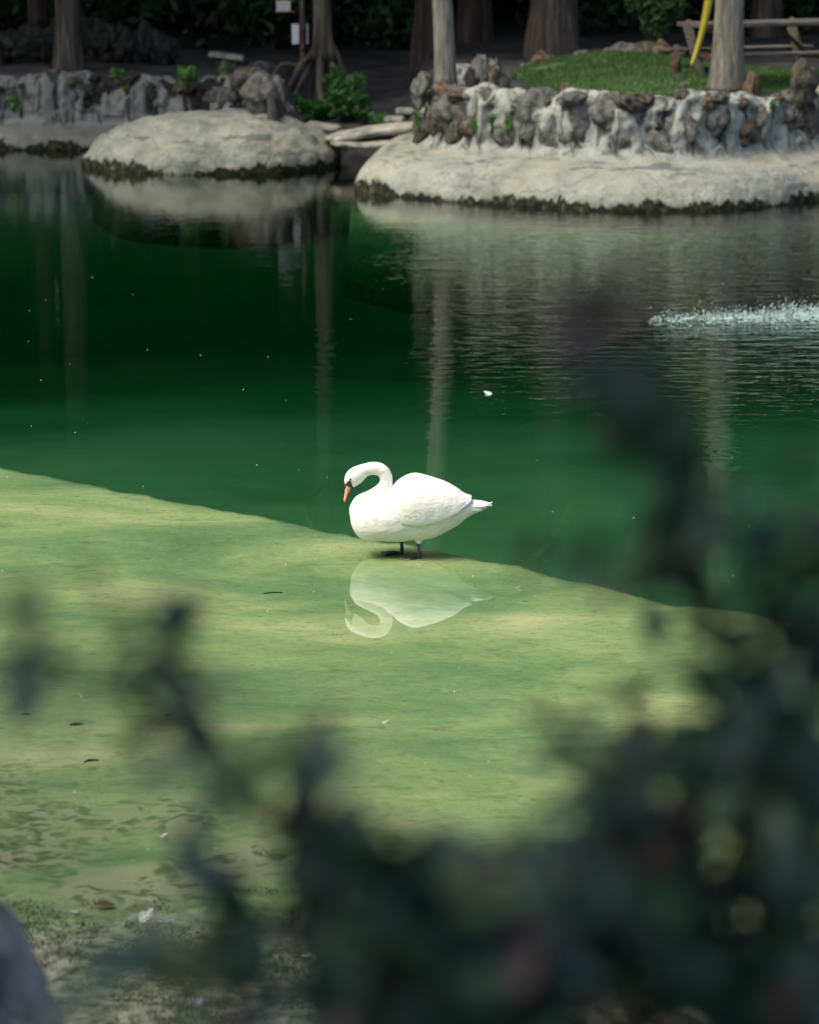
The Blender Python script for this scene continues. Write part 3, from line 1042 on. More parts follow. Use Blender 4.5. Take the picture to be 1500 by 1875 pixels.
# tree with bared roots
rb = gpt(590, 190, 45.3)
rt = empty('rooted_tree', rb)
tag(rt, 'slender trunk on spreading bared roots above the leafy creek bank', 'tree')
P2, R2 = [], []
for k in range(30):
    u = k / 29
    z = 0.72 + (13 - 0.72) * u
    P2.append((0.02 - 0.15 * u + 0.35 * u * u, 0, z))
    R2.append(.145 * (1 - .55 * u) + .06 * math.exp(-(z - .72) / .25))
mk('trunk', trunk_mesh(P2, R2, 24, .12, 6, 0.05, .8, seed=9), M['bark'], rt)


def rootpath(pix, r0, r1, seed):
    P = []
    for k, (px, py) in enumerate(pix):
        P.append(UY(px, py, 45.3 - 0.14 * k * (0.5 + 0.5 * math.sin(seed))) - rb)
    P = catmull(P, 16)
    q = MB()
    q.tube(P, [r0 + (r1 - r0) * k / 15 + 0.008 * nz(k, seed, 0, 0.7) for k in range(16)], 8)
    return q.mesh('root')


for s, (pix, r0, r1) in enumerate([
    ([(585, 70), (572, 100), (552, 118), (535, 150), (520, 175)], .075, .035),
    ([(556, 112), (545, 120), (515, 118), (500, 140)], .04, .02),
    ([(590, 70), (588, 110), (586, 150), (588, 195), (587, 215)], .085, .05),
    ([(596, 75), (606, 115), (612, 150), (612, 185)], .075, .04),
    ([(600, 70), (614, 95), (628, 125), (640, 150)], .06, .03),
    ([(586, 80), (578, 120), (570, 155), (566, 185)], .065, .03),
    ([(592, 80), (598, 130), (600, 175), (602, 205)], .05, .03),
    ([(580, 85), (565, 125), (548, 158), (536, 180)], .05, .025)]):
    mk('root', rootpath(pix, r0, r1, s), M['bark'], rt)
q = MB()
for k in range(7):
    a = k * 0.9
    s = Vector((0.1, 0, 6 + k * .9))
    q.tube([s, s + Vector((math.cos(a) * 1.2, math.sin(a) * 1.2, .6)), s + Vector((math.cos(a) * 2.4, math.sin(a) * 2.4, .8))], [.06, .035, .012], 6)
mk('limbs', q.mesh('limbs'), M['bark'], rt)
me = leaf_cloud('crown', 9000, clumps_for(0.1, 0, 5.5, 14, 3.4, 34, 77), .16, 401)
mk('crown', me, M['leaf_crown'], rt)

# forest trees further back, each with trunk and crown
SP = [(-11, 52), (-8.2, 56), (-6.4, 50.5), (-4.2, 57), (-2.2, 53.5), (0.3, 58), (3.4, 55), (5.4, 58), (7.8, 53), (10.5, 51), (12.5, 57), (-13.5, 48), (-15, 58), (14, 46)]
WHERE = ['behind the left end of the dark wall', 'behind the grey trunk', 'over the flat stone seat', 'behind the signpost', 'behind the bared roots', 'behind the slim palm', 'behind the fluted cypress', 'behind the lawn rubble wall', 'behind the picnic table', 'over the picnic table', 'past the picnic table', 'past the end of the dark wall', 'deep past the dark wall', 'on the far end of the terraced bank']
for k, (x, y) in enumerate(SP):
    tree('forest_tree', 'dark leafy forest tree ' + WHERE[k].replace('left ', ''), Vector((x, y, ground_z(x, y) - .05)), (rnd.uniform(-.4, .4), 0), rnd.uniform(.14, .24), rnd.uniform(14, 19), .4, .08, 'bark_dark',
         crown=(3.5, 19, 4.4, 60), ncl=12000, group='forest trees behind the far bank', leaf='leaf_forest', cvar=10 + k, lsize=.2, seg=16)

# the far wood closing the view and its undergrowth
cl = []
for k in range(24 * 13 * 2):
    x = -24 + 2.05 * (k % 24) + rnd.uniform(-.8, .8)
    y = 61.5 + 4 * (k // 312) + rnd.uniform(-1.2, 1.2)
    z = 0.8 + 2.0 * ((k // 24) % 13) + rnd.uniform(-.7, .7)
    s = rnd.uniform(1.8, 2.7)
    cl.append(((x, y, z), (s, s, s * .8)))
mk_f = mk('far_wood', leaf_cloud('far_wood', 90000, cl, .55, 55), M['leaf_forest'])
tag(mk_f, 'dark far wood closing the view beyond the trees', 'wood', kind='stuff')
cl = []
for k in range(230):
    x = rnd.uniform(-16, 16)
    y = rnd.uniform(51.5, 59)
    s = rnd.uniform(.5, 1.2)
    cl.append(((x, y, ground_z(x, y) + rnd.uniform(0.1, 1.6)), (s, s, s * .75)))
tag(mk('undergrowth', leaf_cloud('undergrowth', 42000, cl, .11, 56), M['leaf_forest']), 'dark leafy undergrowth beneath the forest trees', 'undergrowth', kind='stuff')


# ------------------------------------------------------------------ bushes and weeds on the far bank
def bush(base, w, h, n, size, label, seed, mat='leaf_bush', group=None, name='bush'):
    root = empty(name, base)
    tag(root, label, 'bush' if name == 'bush' else 'weed', group)
    g = random.Random(seed)
    cl = [((g.uniform(-w, w) * .6, g.uniform(-w, w) * .4, g.uniform(.12, .85) * h), (w * .38, w * .38, h * .22)) for _ in range(9)]
    mk('foliage', leaf_cloud('foliage', n, cl, size, seed), M[mat], root)
    q = MB()
    for c, _ in cl[:7]:
        q.tube([(c[0] * .15, c[1] * .15, -.03), (c[0] * .5, c[1] * .5, c[2] * .6), c], [.012, .008, .004], 5)
    mk('stems', q.mesh('stems'), M['stem'], root)


bush(UY(640, 212, 44.3), .42, .62, 1300, .05, 'bright green leafy bush hanging over the bared roots toward the slabs', 1)
bush(UY(565, 222, 44.4), .38, .40, 900, .05, 'low green bush under the bared roots toward the pale mound', 2)
bush(UY(530, 205, 44.8), .25, .35, 450, .045, 'small green bush at the end of the dark stone wall', 3)
bush(UY(612, 160, 45.0), .2, .35, 380, .045, 'green creeper climbing the bared roots', 4)
bush(UY(690, 228, 43.4), .14, .18, 260, .035, 'small grassy weed tuft beside the creek step stones', 5, 'leaf_weed', name='weed')
bush(UY(345, 168, 44.0), .20, .42, 420, .05, 'tall bright weed growing on the dark stone wall', 6, 'leaf_weed', name='weed')
bush(UY(412, 138, 44.4), .09, .22, 120, .045, 'small weed on the dark wall near the flat stone seat', 7, 'leaf_weed', name='weed')
bush(UY(215, 140, 44.4), .12, .12, 120, .04, 'low weed on top of the dark wall by the grey trunk', 8, 'leaf_weed', name='weed')
bush(UY(25, 200, 44.2), .10, .25, 100, .045, 'weed hanging on the far end of the dark wall', 9, 'leaf_weed', name='weed')
bush(UY(1190, 88, 44.6), .55, .95, 1500, .06, 'leafy dark bush behind the lawn beside the yellow frond', 10, 'leaf_crown')
bush(UY(232, 172, 44.2), .07, .16, 60, .04, 'tiny weed rooted in the dark wall above the mound', 12, 'leaf_weed', name='weed')
bush(UY(1012, 126, 43.8), .05, .22, 50, .04, 'thin weed among the rubble wall stones by the fluted cypress', 13, 'leaf_weed', name='weed')
wk = ['by the corner stones', 'under the corner stones', 'below the slim palm', 'right of the slim palm'.replace('right of', 'just past'), 'in the middle ribs', 'below the lawn', 'below the lawn edge', 'below the thick palm']
for k, (px, py) in enumerate([(762, 222), (768, 238), (868, 238), (902, 240), (930, 245), (1055, 250), (1208, 248), (1416, 210)]):
    p = UY(px, py, 37.75 + (0.6 if px < 800 else 0))
    bush(p, .05, rnd.uniform(.14, .26), 46, .035, 'little green weed rooted in the terraced bank wall ' + wk[k], 20 + k, 'leaf_weed', 'weeds rooted in the bank wall', 'weed')

# low rubble wall behind the lawn, and the dark ledge by the grey trunk
rw = empty('rubble_wall', (2.6, 43.9, 1.2))
tag(rw, 'low broken rubble wall curving behind the green lawn', 'wall')
for px, py, s, kd in [(945, 140, .18, 'rock_dark'), (970, 132, .2, 'rock_grey'), (992, 112, .18, 'rock_orange'), (1015, 122, .16, 'rock_brown'), (1040, 120, .18, 'rock_dark'), (1065, 112, .2, 'rock_grey'), (1095, 108, .2, 'rock_dark'), (1125, 102, .22, 'rock_grey'), (1155, 100, .22, 'rock_grey'), (1185, 96, .22, 'rock_brown'), (1210, 94, .2, 'rock_orange'), (1235, 100, .18, 'rock_brown'), (930, 150, .16, 'rock_brown')]:
    rock('stone', kd, UY(px, py, 43.6) - rw.location, (s, s * .8, s * .75), parent=rw)
dl = empty('rock_ledge', (-5.4, 48.4, 1.0))
tag(dl, 'shaded rock ledge of broken stones behind the grey trunk', 'ledge')
for k in range(20):
    px = -20 + k * 17
    rock('stone', 'rock_dark', UY(px, 96 - 26 * math.sin(k * .16) + rnd.uniform(-6, 6), 48.6) - dl.location, (.24, .2, rnd.uniform(.2, .34)), parent=dl)

# flat stone seat
p = UY(415, 104, 47.5)
ss = empty('stone_seat', (p.x, p.y, ground_z(p.x, p.y)))
tag(ss, 'flat square stone seat on the soil behind the dark wall', 'seat')
q = MB(); q.box((0, 0, p.z - ss.location.z + .02), (.56, .5, .07), Matrix.Rotation(.12, 3, 'Y')); mk('seat', applied(q.mesh('seat', False), [('BEVEL', dict(width=.012, segments=2))]), M['slab'], ss)
q = MB(); q.box((0, 0, (p.z - ss.location.z) / 2 - .04), (.34, .3, max(.08, p.z - ss.location.z))); mk('block', q.mesh('block', False), M['rock_dark'], ss)

# sign post
p = UY(552, 112, 47.2)
sp = empty('sign_post', (p.x, p.y, ground_z(p.x, p.y)))
tag(sp, 'brown post carrying a small white notice and a pale upright board', 'sign')
s0 = sp.location


def bx(parent, name, c, size, mat, s0):
    q = MB()
    q.box((0, 0, 0), size)
    return mk(name, applied(q.mesh(name, False), [('BEVEL', dict(width=min(size) * .12, segments=1))]), M[mat], parent, Vector(c) - s0)


bx(sp, 'post', UY(553, 40, 47.2), (.07, .07, 1.5), 'wood_red', s0)
c = UY(519, 11, 47.1)
nb = bx(sp, 'notice', c, (.22, .02, .16), 'white_paint', s0)
bx(sp, 'notice_rail', c + Vector((.02, .03, .085)), (.32, .03, .025), 'wood_red', s0)
bx(sp, 'notice_rail', c + Vector((.02, .03, -.09)), (.32, .03, .02), 'red_paint', s0)
for r_ in range(2):
    for k in range(6):
        q = MB(); q.box((0, 0, 0), (.011, .004, .042)); mk('mark', q.mesh('mark', False), M['ink'], nb, (-.08 + k * .032, -.0125, .03 - r_ * .06))
bx(sp, 'upright_board', UY(541, 62, 47.1), (.115, .02, .32), 'white_paint', s0)
bx(sp, 'side_strip', UY(563, 62, 47.2), (.035, .02, .32), 'grey_paint', s0)

# ------------------------------------------------------------------ picnic table
p = UY(1400, 60, 39.9)
pt = empty('picnic_table', (p.x, 40.0, ground_z(p.x, 40.0)), R(24))
tag(pt, 'weathered wooden picnic table with angled legs behind the thick palm', 'table')
TZ, SZ, TL = .80, .43, 2.3


def plank(name, c, size, rot=(0, 0, 0), mat='wood_old', par=pt):
    q = MB()
    q.box((0, 0, 0), size)
    return mk(name, applied(q.mesh(name, False), [('BEVEL', dict(width=.008, segments=1))]), M[mat], par, c, rot)


for k in range(5):
    plank('tabletop_plank', (0, -.30 + k * .15, TZ + rnd.uniform(-.004, .004)), (TL, .14, .06), (0, 0, rnd.uniform(-.006, .006)))
for s in (-1, 1):
    for k in range(2):
        plank('seat_plank', (0, s * (.60 + k * .145), SZ), (TL, .135, .04), (0, 0, rnd.uniform(-.006, .006)))
for e in (-1, 1):
    x = e * .82
    for s in (-1, 1):
        plank('leg', (x, s * .42, TZ / 2 - .01), (.07, .15, .98), (-s * .56, 0, 0))
    plank('seat_beam', (x + .045, 0, SZ - .07), (.04, 1.5, .1), mat='wood_red')
    plank('top_beam', (x + .045, 0, TZ - .07), (.04, .72, .09), mat='wood_red')
    plank('brace', (x - e * .34, 0, TZ / 2 + .16), (.04, .08, .72), (0, -e * .9, 0), mat='wood_red')
# second low timber frame left of the palm
# upright lump of stone and pale slab beside the table
r_ = rock('standing_stone', 'rock_orange', UY(1237, 118, 39.6), (.075, .075, .20), var=2)
tag(r_, 'small upright ochre stone standing at the lawn edge beside the table leg', 'stone')
r_ = rock('flat_stone', 'rock_grey', UY(1228, 158, 38.9), (.24, .18, .05), rz=0, var=3)
tag(r_, 'pale flat stone lying by the table leg on the bank edge', 'stone')
r_ = rock('base_stone', 'rock_grey', UY(1240, 143, 39.5), (.11, .1, .07), var=4)
tag(r_, 'grey stone under the small upright ochre stone', 'stone')

# hanging yellow palm leaf
A, B_ = UY(1306, -60, 38.3), UY(1262, 122, 38.3)
q = MB()
rings = []
for k in range(22):
    u = k / 21
    c = A.lerp(B_, u) - A
    c.x += 0.06 * math.sin(u * 2.6)
    w = .075 * (1 - 0.62 * u) * (1 if u < .97 else .4)
    fold = .03 * (1 - u)
    rings.append([c + Vector((-w, -fold, 0)), c + Vector((0, fold, 0)), c + Vector((w, -fold, 0)), c + Vector((0, fold + .006, 0))])
q.loft(rings)
o = mk('dry_frond', q.mesh('dry_frond'), M['frond_yellow'], None, A)
tag(o, 'long yellow dying palm leaf hanging beside the thick palm trunk', 'palm leaf')

# ------------------------------------------------------------------ splash of the aerator
v, f = [], []
g = np.random.default_rng(5)


def drop(c, r, h):
    k = len(v)
    v.extend([(c[0] + r, c[1], c[2]), (c[0], c[1] + r, c[2]), (c[0] - r, c[1], c[2]), (c[0], c[1] - r, c[2]), (c[0], c[1], c[2] + h), (c[0], c[1], c[2] - h)])
    for a in range(4):
        b = (a + 1) % 4
        f.append((k + a, k + b, k + 4))
        f.append((k + b, k + a, k + 5))


s0, s1 = U(1195, 588), U(1560, 578)
for _ in range(3400):
    u = g.uniform(0, 1) ** 0.75
    dens = 0.25 + 0.75 * u
    if g.uniform() > dens: continue
    p = s0.lerp(s1, u)
    x, y = p.x + g.normal(0, .02), p.y + g.normal(0, .22)
    hh = abs(g.normal(0, .022 + .034 * u)) * (1.7 if nz(x, 0, 0, 6) > .15 else 1)
    rr = g.uniform(.0018, .005)
    drop((x, y, hh), rr, rr * g.uniform(1, 4))
for _ in range(240):
    u = g.uniform(0, 1)
    p = s0.lerp(s1, u)
    x, y = p.x + g.normal(0, .05), p.y + g.normal(0, .16)
    drop((x, y, .004), g.uniform(.008, .025), .004)
m_, nt_ = newmat('foam')
t = NT(nt_)
pp = t.principled((0.62, 0.80, 0.78), 0.3, None, 0.5)
pp.inputs['Alpha'].default_value = 0.5
t.out(pp.outputs[0])
M['foam'] = m_
tag(mk('water_splash', mesh('water_splash', v, f, False), M['foam']), 'low white line of spraying splash drops on the rippled green water', 'splash', kind='stuff')
# pale bubble plume just under the splash
v, f = [], []
NB = 60
for i in range(NB):
    u = i / (NB - 1)
    p = s0.lerp(s1, u)
    for k in range(9):
        w = -1 + k / 4
        v.append((p.x, p.y - .1 + w * (.10 + .22 * u) * (1 + .5 * nz(p.x, k, 0, 4)), -.05 - .10 * abs(w) - .05 * nz(p.x, w, 0, 5)))
f = [(i * 9 + k, i * 9 + k + 1, (i + 1) * 9 + k + 1, (i + 1) * 9 + k) for i in range(NB - 1) for k in range(8)]
m_, nt_ = newmat('bubbles')
t = NT(nt_)
c = t.coord(True)
pp = t.principled((0.30, 0.55, 0.50), 0.6)
t.l(t.maprange(t.noise(t.mapping(c, (1, 2, 1)), 16, 6, .7), .45, .72, 0, .45), pp.inputs['Alpha'])
t.out(pp.outputs[0])
tag(mk('bubble_plume', mesh('bubble_plume', v, f), m_), 'pale teal bubbles drifting just under the splash line', 'bubbles', kind='stuff')

# ------------------------------------------------------------------ swan
ZS = 1293.0


def S(zx, zy, y=0.0):
    return Vector(((zx - 735) / ZS, y, (830 - zy) / ZS / 0.974))


sw0 = U(766.6, 1008)
swan = empty('swan', (sw0.x, sw0.y, 0))
tag(swan, 'white mute swan with orange bill standing in the shallows, neck curved down', 'swan')
SECT = [  # zoom x, top, bottom, half width (m)
    (186, 500, 590, .045), (200, 468, 640, .072), (230, 440, 694, .098), (280, 420, 738, .120), (350, 410, 752, .138), (440, 385, 750, .152), (520, 325, 756, .162), (600, 268, 755, .168), (690, 240, 742, .168),
    (780, 254, 738, .162), (880, 284, 716, .148), (960, 312, 672, .130), (1040, 358, 634, .108), (1100, 400, 580, .085), (1150, 418, 548, .064), (1200, 424, 526, .052), (1250, 430, 506, .044), (1290, 436, 482, .036)]
cur = catmull([Vector((a, b, c)) for a, b, c, _ in SECT], 60)
cw = catmull([Vector((d, 0, 0)) for *_, d in SECT], 60)
q = MB()
rings = []
for p, w in zip(cur, cw):
    x, zt, zb = S(p.x, p.y).x, S(0, p.y).z, S(0, p.z).z
    c, hz = (zt + zb) / 2, (zt - zb) / 2
    rings.append([Vector((x, w.x * math.copysign(abs(math.cos(a)) ** .92, math.cos(a)), c + hz * math.copysign(abs(math.sin(a)) ** .92, math.sin(a)))) for a in (2 * math.pi * k / 32 for k in range(32))])
q.loft(rings)
NECK = [(300, 560, 108, 0), (262, 505, 84, 0), (290, 450, 78, 0), (352, 415, 72, 0), (415, 372, 64, 0), (458, 325, 56, 0), (474, 280, 50, 0), (470, 232, 50, 0), (446, 193, 50, 0), (405, 172, 51, 0), (352, 171, 50, 0), (304, 184, 51, 0), (262, 206, 62, 0), (226, 232, 69, 0), (200, 262, 63, 0), (184, 292, 49, 0), (176, 312, 34, 0)]
P = catmull([S(a, b) for a, b, *_ in NECK], 70)
RR = [k.x for k in catmull([Vector((c * 1.05 / ZS, 0, 0)) for _, _, c, _ in NECK], 70)]
q2 = MB()
# neck rings kept in the swan's mid plane
rings = []
for i, p in enumerate(P):
    tg = (P[min(i + 1, 69)] - P[max(i - 1, 0)]).normalized()
    nn = Vector((-tg.z, 0, tg.x))
    fl = 0.9 if i < 52 else 0.82
    rings.append([p + nn * RR[i] * math.cos(a) + Vector((0, 1, 0)) * RR[i] * fl * math.sin(a) for a in (2 * math.pi * k / 22 for k in range(22))])
q2.loft(rings)
q3 = MB()
q3.add(q.v, q.f)
q3.add(q2.v, q2.f)
for zx, ys in ((735, -.062), (597, .062)):   # feathered thighs
    q3.tube([S(zx - 4, 640, ys), S(zx, 700, ys), S(zx + 2, 735, ys), S(zx + 2, 760, ys)], [.06, .045, .024, .013], 14)
bm = bmesh.new()
tm = q3.mesh('t')
bm.from_mesh(tm)
bmesh.ops.recalc_face_normals(bm, faces=bm.faces)
bm.to_mesh(tm)
bm.free()
body = applied(tm, [('REMESH', dict(mode='VOXEL', voxel_size=.0075, use_smooth_shade=True)), ('SMOOTH', dict(factor=.5, iterations=7))])
for p in body.vertices:   # plumage lumps
    c = p.co
    a = .0035 if c.z < .42 and c.x > -.36 else .0012
    p.co = c + p.normal * a * (fbm(c.x * .7, c.y, c.z, 22, 3, 60) * 1.6)
body.polygons.foreach_set('use_smooth', [True] * len(body.polygons))
bo = mk('body', body, M['swan_white'], swan)


def in_poly(x, z, poly):
    r = False
    j = len(poly) - 1
    for i in range(len(poly)):
        (xi, zi), (xj, zj) = poly[i], poly[j]
        if (zi > z) != (zj > z) and x < (xj - xi) * (z - zi) / (zj - zi) + xi: r = not r
        j = i
    return r


lore = [(184, 252), (196, 272), (200, 294), (212, 318), (180, 330), (140, 330), (148, 292), (165, 268)]
lp = [(S(a, b).x, S(a, b).z) for a, b in lore]
b2 = applied(body, [('SUBSURF', dict(levels=2, render_levels=2))])
sel = [pl for pl in b2.polygons if pl.center.z > .3 and in_poly(pl.center.x, pl.center.z, lp)]
ids = {}
v, f = [], []
for pl in sel:
    fc = []
    for k in pl.vertices:
        if k not in ids:
            ids[k] = len(v)
            v.append(b2.vertices[k].co + b2.vertices[k].normal * .0016)
        fc.append(ids[k])
    f.append(fc)
mk('lore_patch', mesh('lore_patch', v, f), M['black_skin'], swan)['label'] = 'black bare skin between eye and bill'
# bill: upper and lower mandible
ax0, ax1 = S(180, 300), S(143, 438)
ad = (ax1 - ax0)
an = Vector((-ad.z, 0, ad.x)).normalized()
if an.x > 0: an = -an      # towards the forehead side


def mandible(tab, off, mat, name, u0=0.0, u1=1.0):
    rings = []
    for i in range(18):
        u = u0 + (u1 - u0) * i / 17
        h, w = lerp_tab([(t_[0], t_[1]) for t_ in tab], u), lerp_tab([(t_[0], t_[2]) for t_ in tab], u)
        c = ax0 + ad * u + an * lerp_tab([(t_[0], t_[3]) for t_ in tab], u)
        rings.append([c + an * h * math.cos(a) + Vector((0, 1, 0)) * w * math.sin(a) for a in (2 * math.pi * k / 16 for k in range(16))])
    z = MB()
    z.loft(rings)
    return mk(name, z.mesh(name), M[mat], swan)


bl = mandible([(0, .023, .0195, .000), (.25, .019, .0175, .001), (.55, .0125, .016, .003), (.85, .0085, .0145, .004), (.97, .006, .010, .003), (1, .003, .005, .002)], 0, 'bill', 'bill')
bl['label'] = 'orange bill pointing down'
mandible([(0.1, .008, .014, -.021), (.35, .005, .0135, -.0165), (.7, .004, .012, -.0085), (.97, .003, .007, -.003)], 0, 'black_skin', 'lower_mandible', .1, .97)
z = MB()
rings = []
for i in range(9):
    t_ = math.pi * i / 8
    rings.append([S(152, 312) + Vector((.0125 * math.cos(a) * math.sin(t_), .012 * math.sin(a) * math.sin(t_), .019 * math.cos(t_))) for a in (2 * math.pi * k / 12 for k in range(12))])
z.loft(rings)
mk('bill_knob', z.mesh('bill_knob'), M['black_skin'], swan)
nl = mandible([(.93, .0085, .013, .0035), (.98, .006, .0095, .003), (1.03, .003, .005, .001)], 0, 'bill_nail', 'bill_nail', .93, 1.03)


def ball(name, c, r, mat, parent, sc=(1, 1, 1)):
    bm = bmesh.new()
    bmesh.ops.create_uvsphere(bm, u_segments=14, v_segments=9, radius=r)
    me = bpy.data.meshes.new(name)
    bm.to_mesh(me)
    bm.free()
    me.polygons.foreach_set('use_smooth', [True] * len(me.polygons))
    return mk(name, me, M[mat], parent, c, None, sc)


def skin_y(zx, zy, sgn):
    c = S(zx, zy)
    best = 0
    for p in body.vertices:
        if abs(p.co.x - c.x) < .008 and abs(p.co.z - c.z) < .008 and p.co.y * sgn > best: best = p.co.y * sgn
    return best * sgn


for s in (-1, 1):
    y = skin_y(187, 247, s)
    e = ball('eye', S(187, 247, y - s * .0012), .0062, 'eye', swan, (1.15, .8, .9))
    nb_ = S(163, 338)
    ball('nostril', nb_ + Vector((0, s * .0165, 0)), .0032, 'black_skin', swan, (.7, .6, 1.6))
# gape line along the bill edge
for s in (-1, 1):
    z = MB()
    z.tube([ax0 + an * -.022 + Vector((0, s * .016, 0)), ax0 + ad * .3 + an * -.0155 + Vector((0, s * .0165, 0)), ax0 + ad * .65 + an * -.0085 + Vector((0, s * .0145, 0)), ax0 + ad * .93 + an * -.003 + Vector((0, s * .009, 0))], [.003, .0024, .002, .0014], 6)
    mk('bill_edge', z.mesh('bill_edge'), M['black_skin'], swan)

# wings laid over the back
LOW = [(470, 470), (510, 520), (600, 575), (740, 590), (860, 570), (960, 535), (1040, 500), (1110, 455), (1160, 428)]


def wing(s):
    xs_ = np.linspace(475, 1158, 46)
    outer, inner = [], []
    rows = []
    for zx in xs_:
        pt_ = None
        for a, b in zip(cur, cur[1:]):
            if a.x <= zx <= b.x:
                u = (zx - a.x) / (b.x - a.x)
                k = cur.index(a)
                top, bot, w = a.y + (b.y - a.y) * u, a.z + (b.z - a.z) * u, cw[k].x + (cw[k + 1].x - cw[k].x) * u
                break
        zt, zb = S(0, top).z, S(0, bot).z
        c, hz = (zt + zb) / 2, (zt - zb) / 2
        zl = S(0, lerp_tab(LOW, zx)).z
        lo = math.asin(max(-.95, min(.9, (zl - c) / hz)))
        grow = -.006 + .019 * sstep(470, 720, zx)
        row = []
        for k in range(17):
            v_ = k / 16
            a = math.pi / 2 - .03 + (lo - math.pi / 2 + .03) * v_
            e = grow - (.018 - .012 * sstep(860, 1040, zx)) * v_ ** 3
            e += .0022 * fbm(zx * .004, v_ * 2, s, 3.0, 3, 70)
            # overlapping covert rows
            e += .0035 * ((v_ * 4.0 + .25 * math.sin(zx * .045 + math.floor(v_ * 4) * 1.9)) % 1.0) * (1 if v_ > .25 else v_ * 4)
            y = (w + e) * math.copysign(abs(math.cos(a)) ** .92, math.cos(a))
            zz = c + (hz + e) * math.copysign(abs(math.sin(a)) ** .92, math.sin(a))
            row.append(Vector((S(zx, 0).x, -s * -y, zz)))
        rows.append(row)
    v = [p for r in rows for p in r]
    m = 17
    f = [(i * m + k, i * m + k + 1, (i + 1) * m + k + 1, (i + 1) * m + k) for i in range(len(rows) - 1) for k in range(m - 1)]
    if s < 0: f = [t_[::-1] for t_ in f]
    me = applied(mesh('wing', v, f), [('SOLIDIFY', dict(thickness=.010, offset=-1))])
    me.polygons.foreach_set('use_smooth', [True] * len(me.polygons))
    w_ = mk('wing', me, M['swan_white'], swan)
    # flight feathers closing over the rump
    for k in range(6):
        a = S(930 + 14 * k, 520 - 19 * k, s * (.118 - .010 * k))
        b = S(1085 + 16 * k, 462 - 9 * k, s * (.070 - .008 * k))
        mk('flight_feather', blade(a, b, .016, .0035, s), M['swan_white'], w_)
    return w_


def blade(a, b, w, th, s=1, tip=.5):
    d = b - a
    n_ = Vector((0, 1, 0)) if s else Vector((0, 0, 1))
    sd_ = d.cross(n_).normalized()
    rings = []
    for i in range(10):
        u = i / 9
        ww = w * (0.55 + 0.45 * math.sin(math.pi * min(1, u * 1.1) * .8)) * (1 if u < .8 else math.sqrt(max(.02, 1 - ((u - .8) / .2) ** 2)))
        c = a + d * u
        rings.append([c + sd_ * ww, c + n_ * th * .5, c - sd_ * ww, c - n_ * th * .5])
    z = MB()
    z.loft(rings)
    return z.mesh('blade')


for s in (-1, 1):
    wing(s)
for k in range(9):
    u = (k - 4) / 4
    a = S(1150, 470, u * .028)
    b = S(1330 - 40 * u * u, 446 + 7 * (k % 4) + 8 * abs(u), u * .050)
    mk('tail_feather', blade(a, b + Vector((0, 0, .004 * (k % 2))), .022, .012, 0), M['swan_white'], swan)
for k in range(4):
    a = S(1090, 500 + 12 * k, (k - 1.5) * .02)
    b = S(1255 - 24 * k, 486 + 13 * k, (k - 1.5) * .03)
    mk('tail_covert', blade(a, b, .022, .006, 1 if k % 2 else 0), M['swan_white'], swan)


# legs and webbed feet
def leg(zx, ys, toe):
    z = MB()
    ft = S(zx + 3, 830, ys)
    ft.z = -.046
    z.tube([S(zx, 742, ys), S(zx + 1, 790, ys), S(zx + 4, 825, ys), ft], [.0125, .0105, .0115, .012], 10)
    l = mk('leg', z.mesh('leg'), M['leg_skin'], swan)
    v = [Vector((0.012, 0, .008)), Vector((-.012, 0, .012))]
    pts = []
    for a_, L in ((-.50, .105), (-.25, .098), (0.0, .125), (.25, .098), (.50, .105)):
        pts.append(Vector((-math.cos(a_) * L, math.sin(a_) * L, 0)))
    base = [Vector((.01, 0, .006))]
    top = base + pts
    n_ = len(top)
    vv = [p + Vector((0, 0, .004)) for p in top] + [p - Vector((0, 0, .002)) for p in top]
    ff = [(0, k, k + 1) for k in range(1, n_ - 1)] + [(n_, n_ + k + 1, n_ + k) for k in range(1, n_ - 1)] + [(k, n_ + k, n_ + k + 1, k + 1) for k in range(1, n_ - 1)]
    fo = mk('foot', mesh('foot', vv, ff, False), M['web_skin'], l, ft + Vector((0, 0, .006)), (0, toe[1], toe[0]))
    for a_, L in ((-.50, .11), (0.0, .132), (.50, .11)):
        z = MB()
        z.tube([ft + Vector((0, 0, .012)), ft + Matrix.Rotation(toe[0], 3, 'Z') @ (Matrix.Rotation(toe[1], 3, 'Y') @ Vector((-math.cos(a_) * L * .5, math.sin(a_) * L * .5, .006))) + Vector((0, 0, .006)), ft + Matrix.Rotation(toe[0], 3, 'Z') @ (Matrix.Rotation(toe[1], 3, 'Y') @ Vector((-math.cos(a_) * L, math.sin(a_) * L, .002))) + Vector((0, 0, .004))], [.0085, .0065, .004], 7)
        mk('toe', z.mesh('toe'), M['leg_skin'], l)


leg(735, -.062, (.15, 0))
leg(597, .062, (-.05, .10))

# ------------------------------------------------------------------ floating and lying small things
def feather_mesh(seed):
    """a curled down feather: shaft with separate barbs either side"""
    g = random.Random(seed)
    z = MB()
    curl = g.uniform(.5, 1.1)

    def sh(u): return Vector((u - .5, .10 * math.sin(u * 3 + seed), curl * .55 * (u - .35) ** 2))
    z.tube([sh(u / 6) for u in range(7)], [.014, .013, .012, .010, .009, .007, .004], 5)
    for i in range(26):
        u = .12 + .86 * i / 25
        w = .34 * math.sin(math.pi * min(.97, u * .85 + .1)) * g.uniform(.55, 1.15)
        for s_ in (-1, 1):
            if g.random() < .12: continue
            p = sh(u)
            e = p + Vector((w * g.uniform(.25, .7), s_ * w, w * g.uniform(-.05, .55)))
            z.add([p + Vector((-.022, 0, 0)), p + Vector((.022, 0, .004)), e + Vector((.016, 0, 0)), e + Vector((-.01, 0, .006))], [(0, 1, 2, 3)])
    return z.mesh('feather', False)


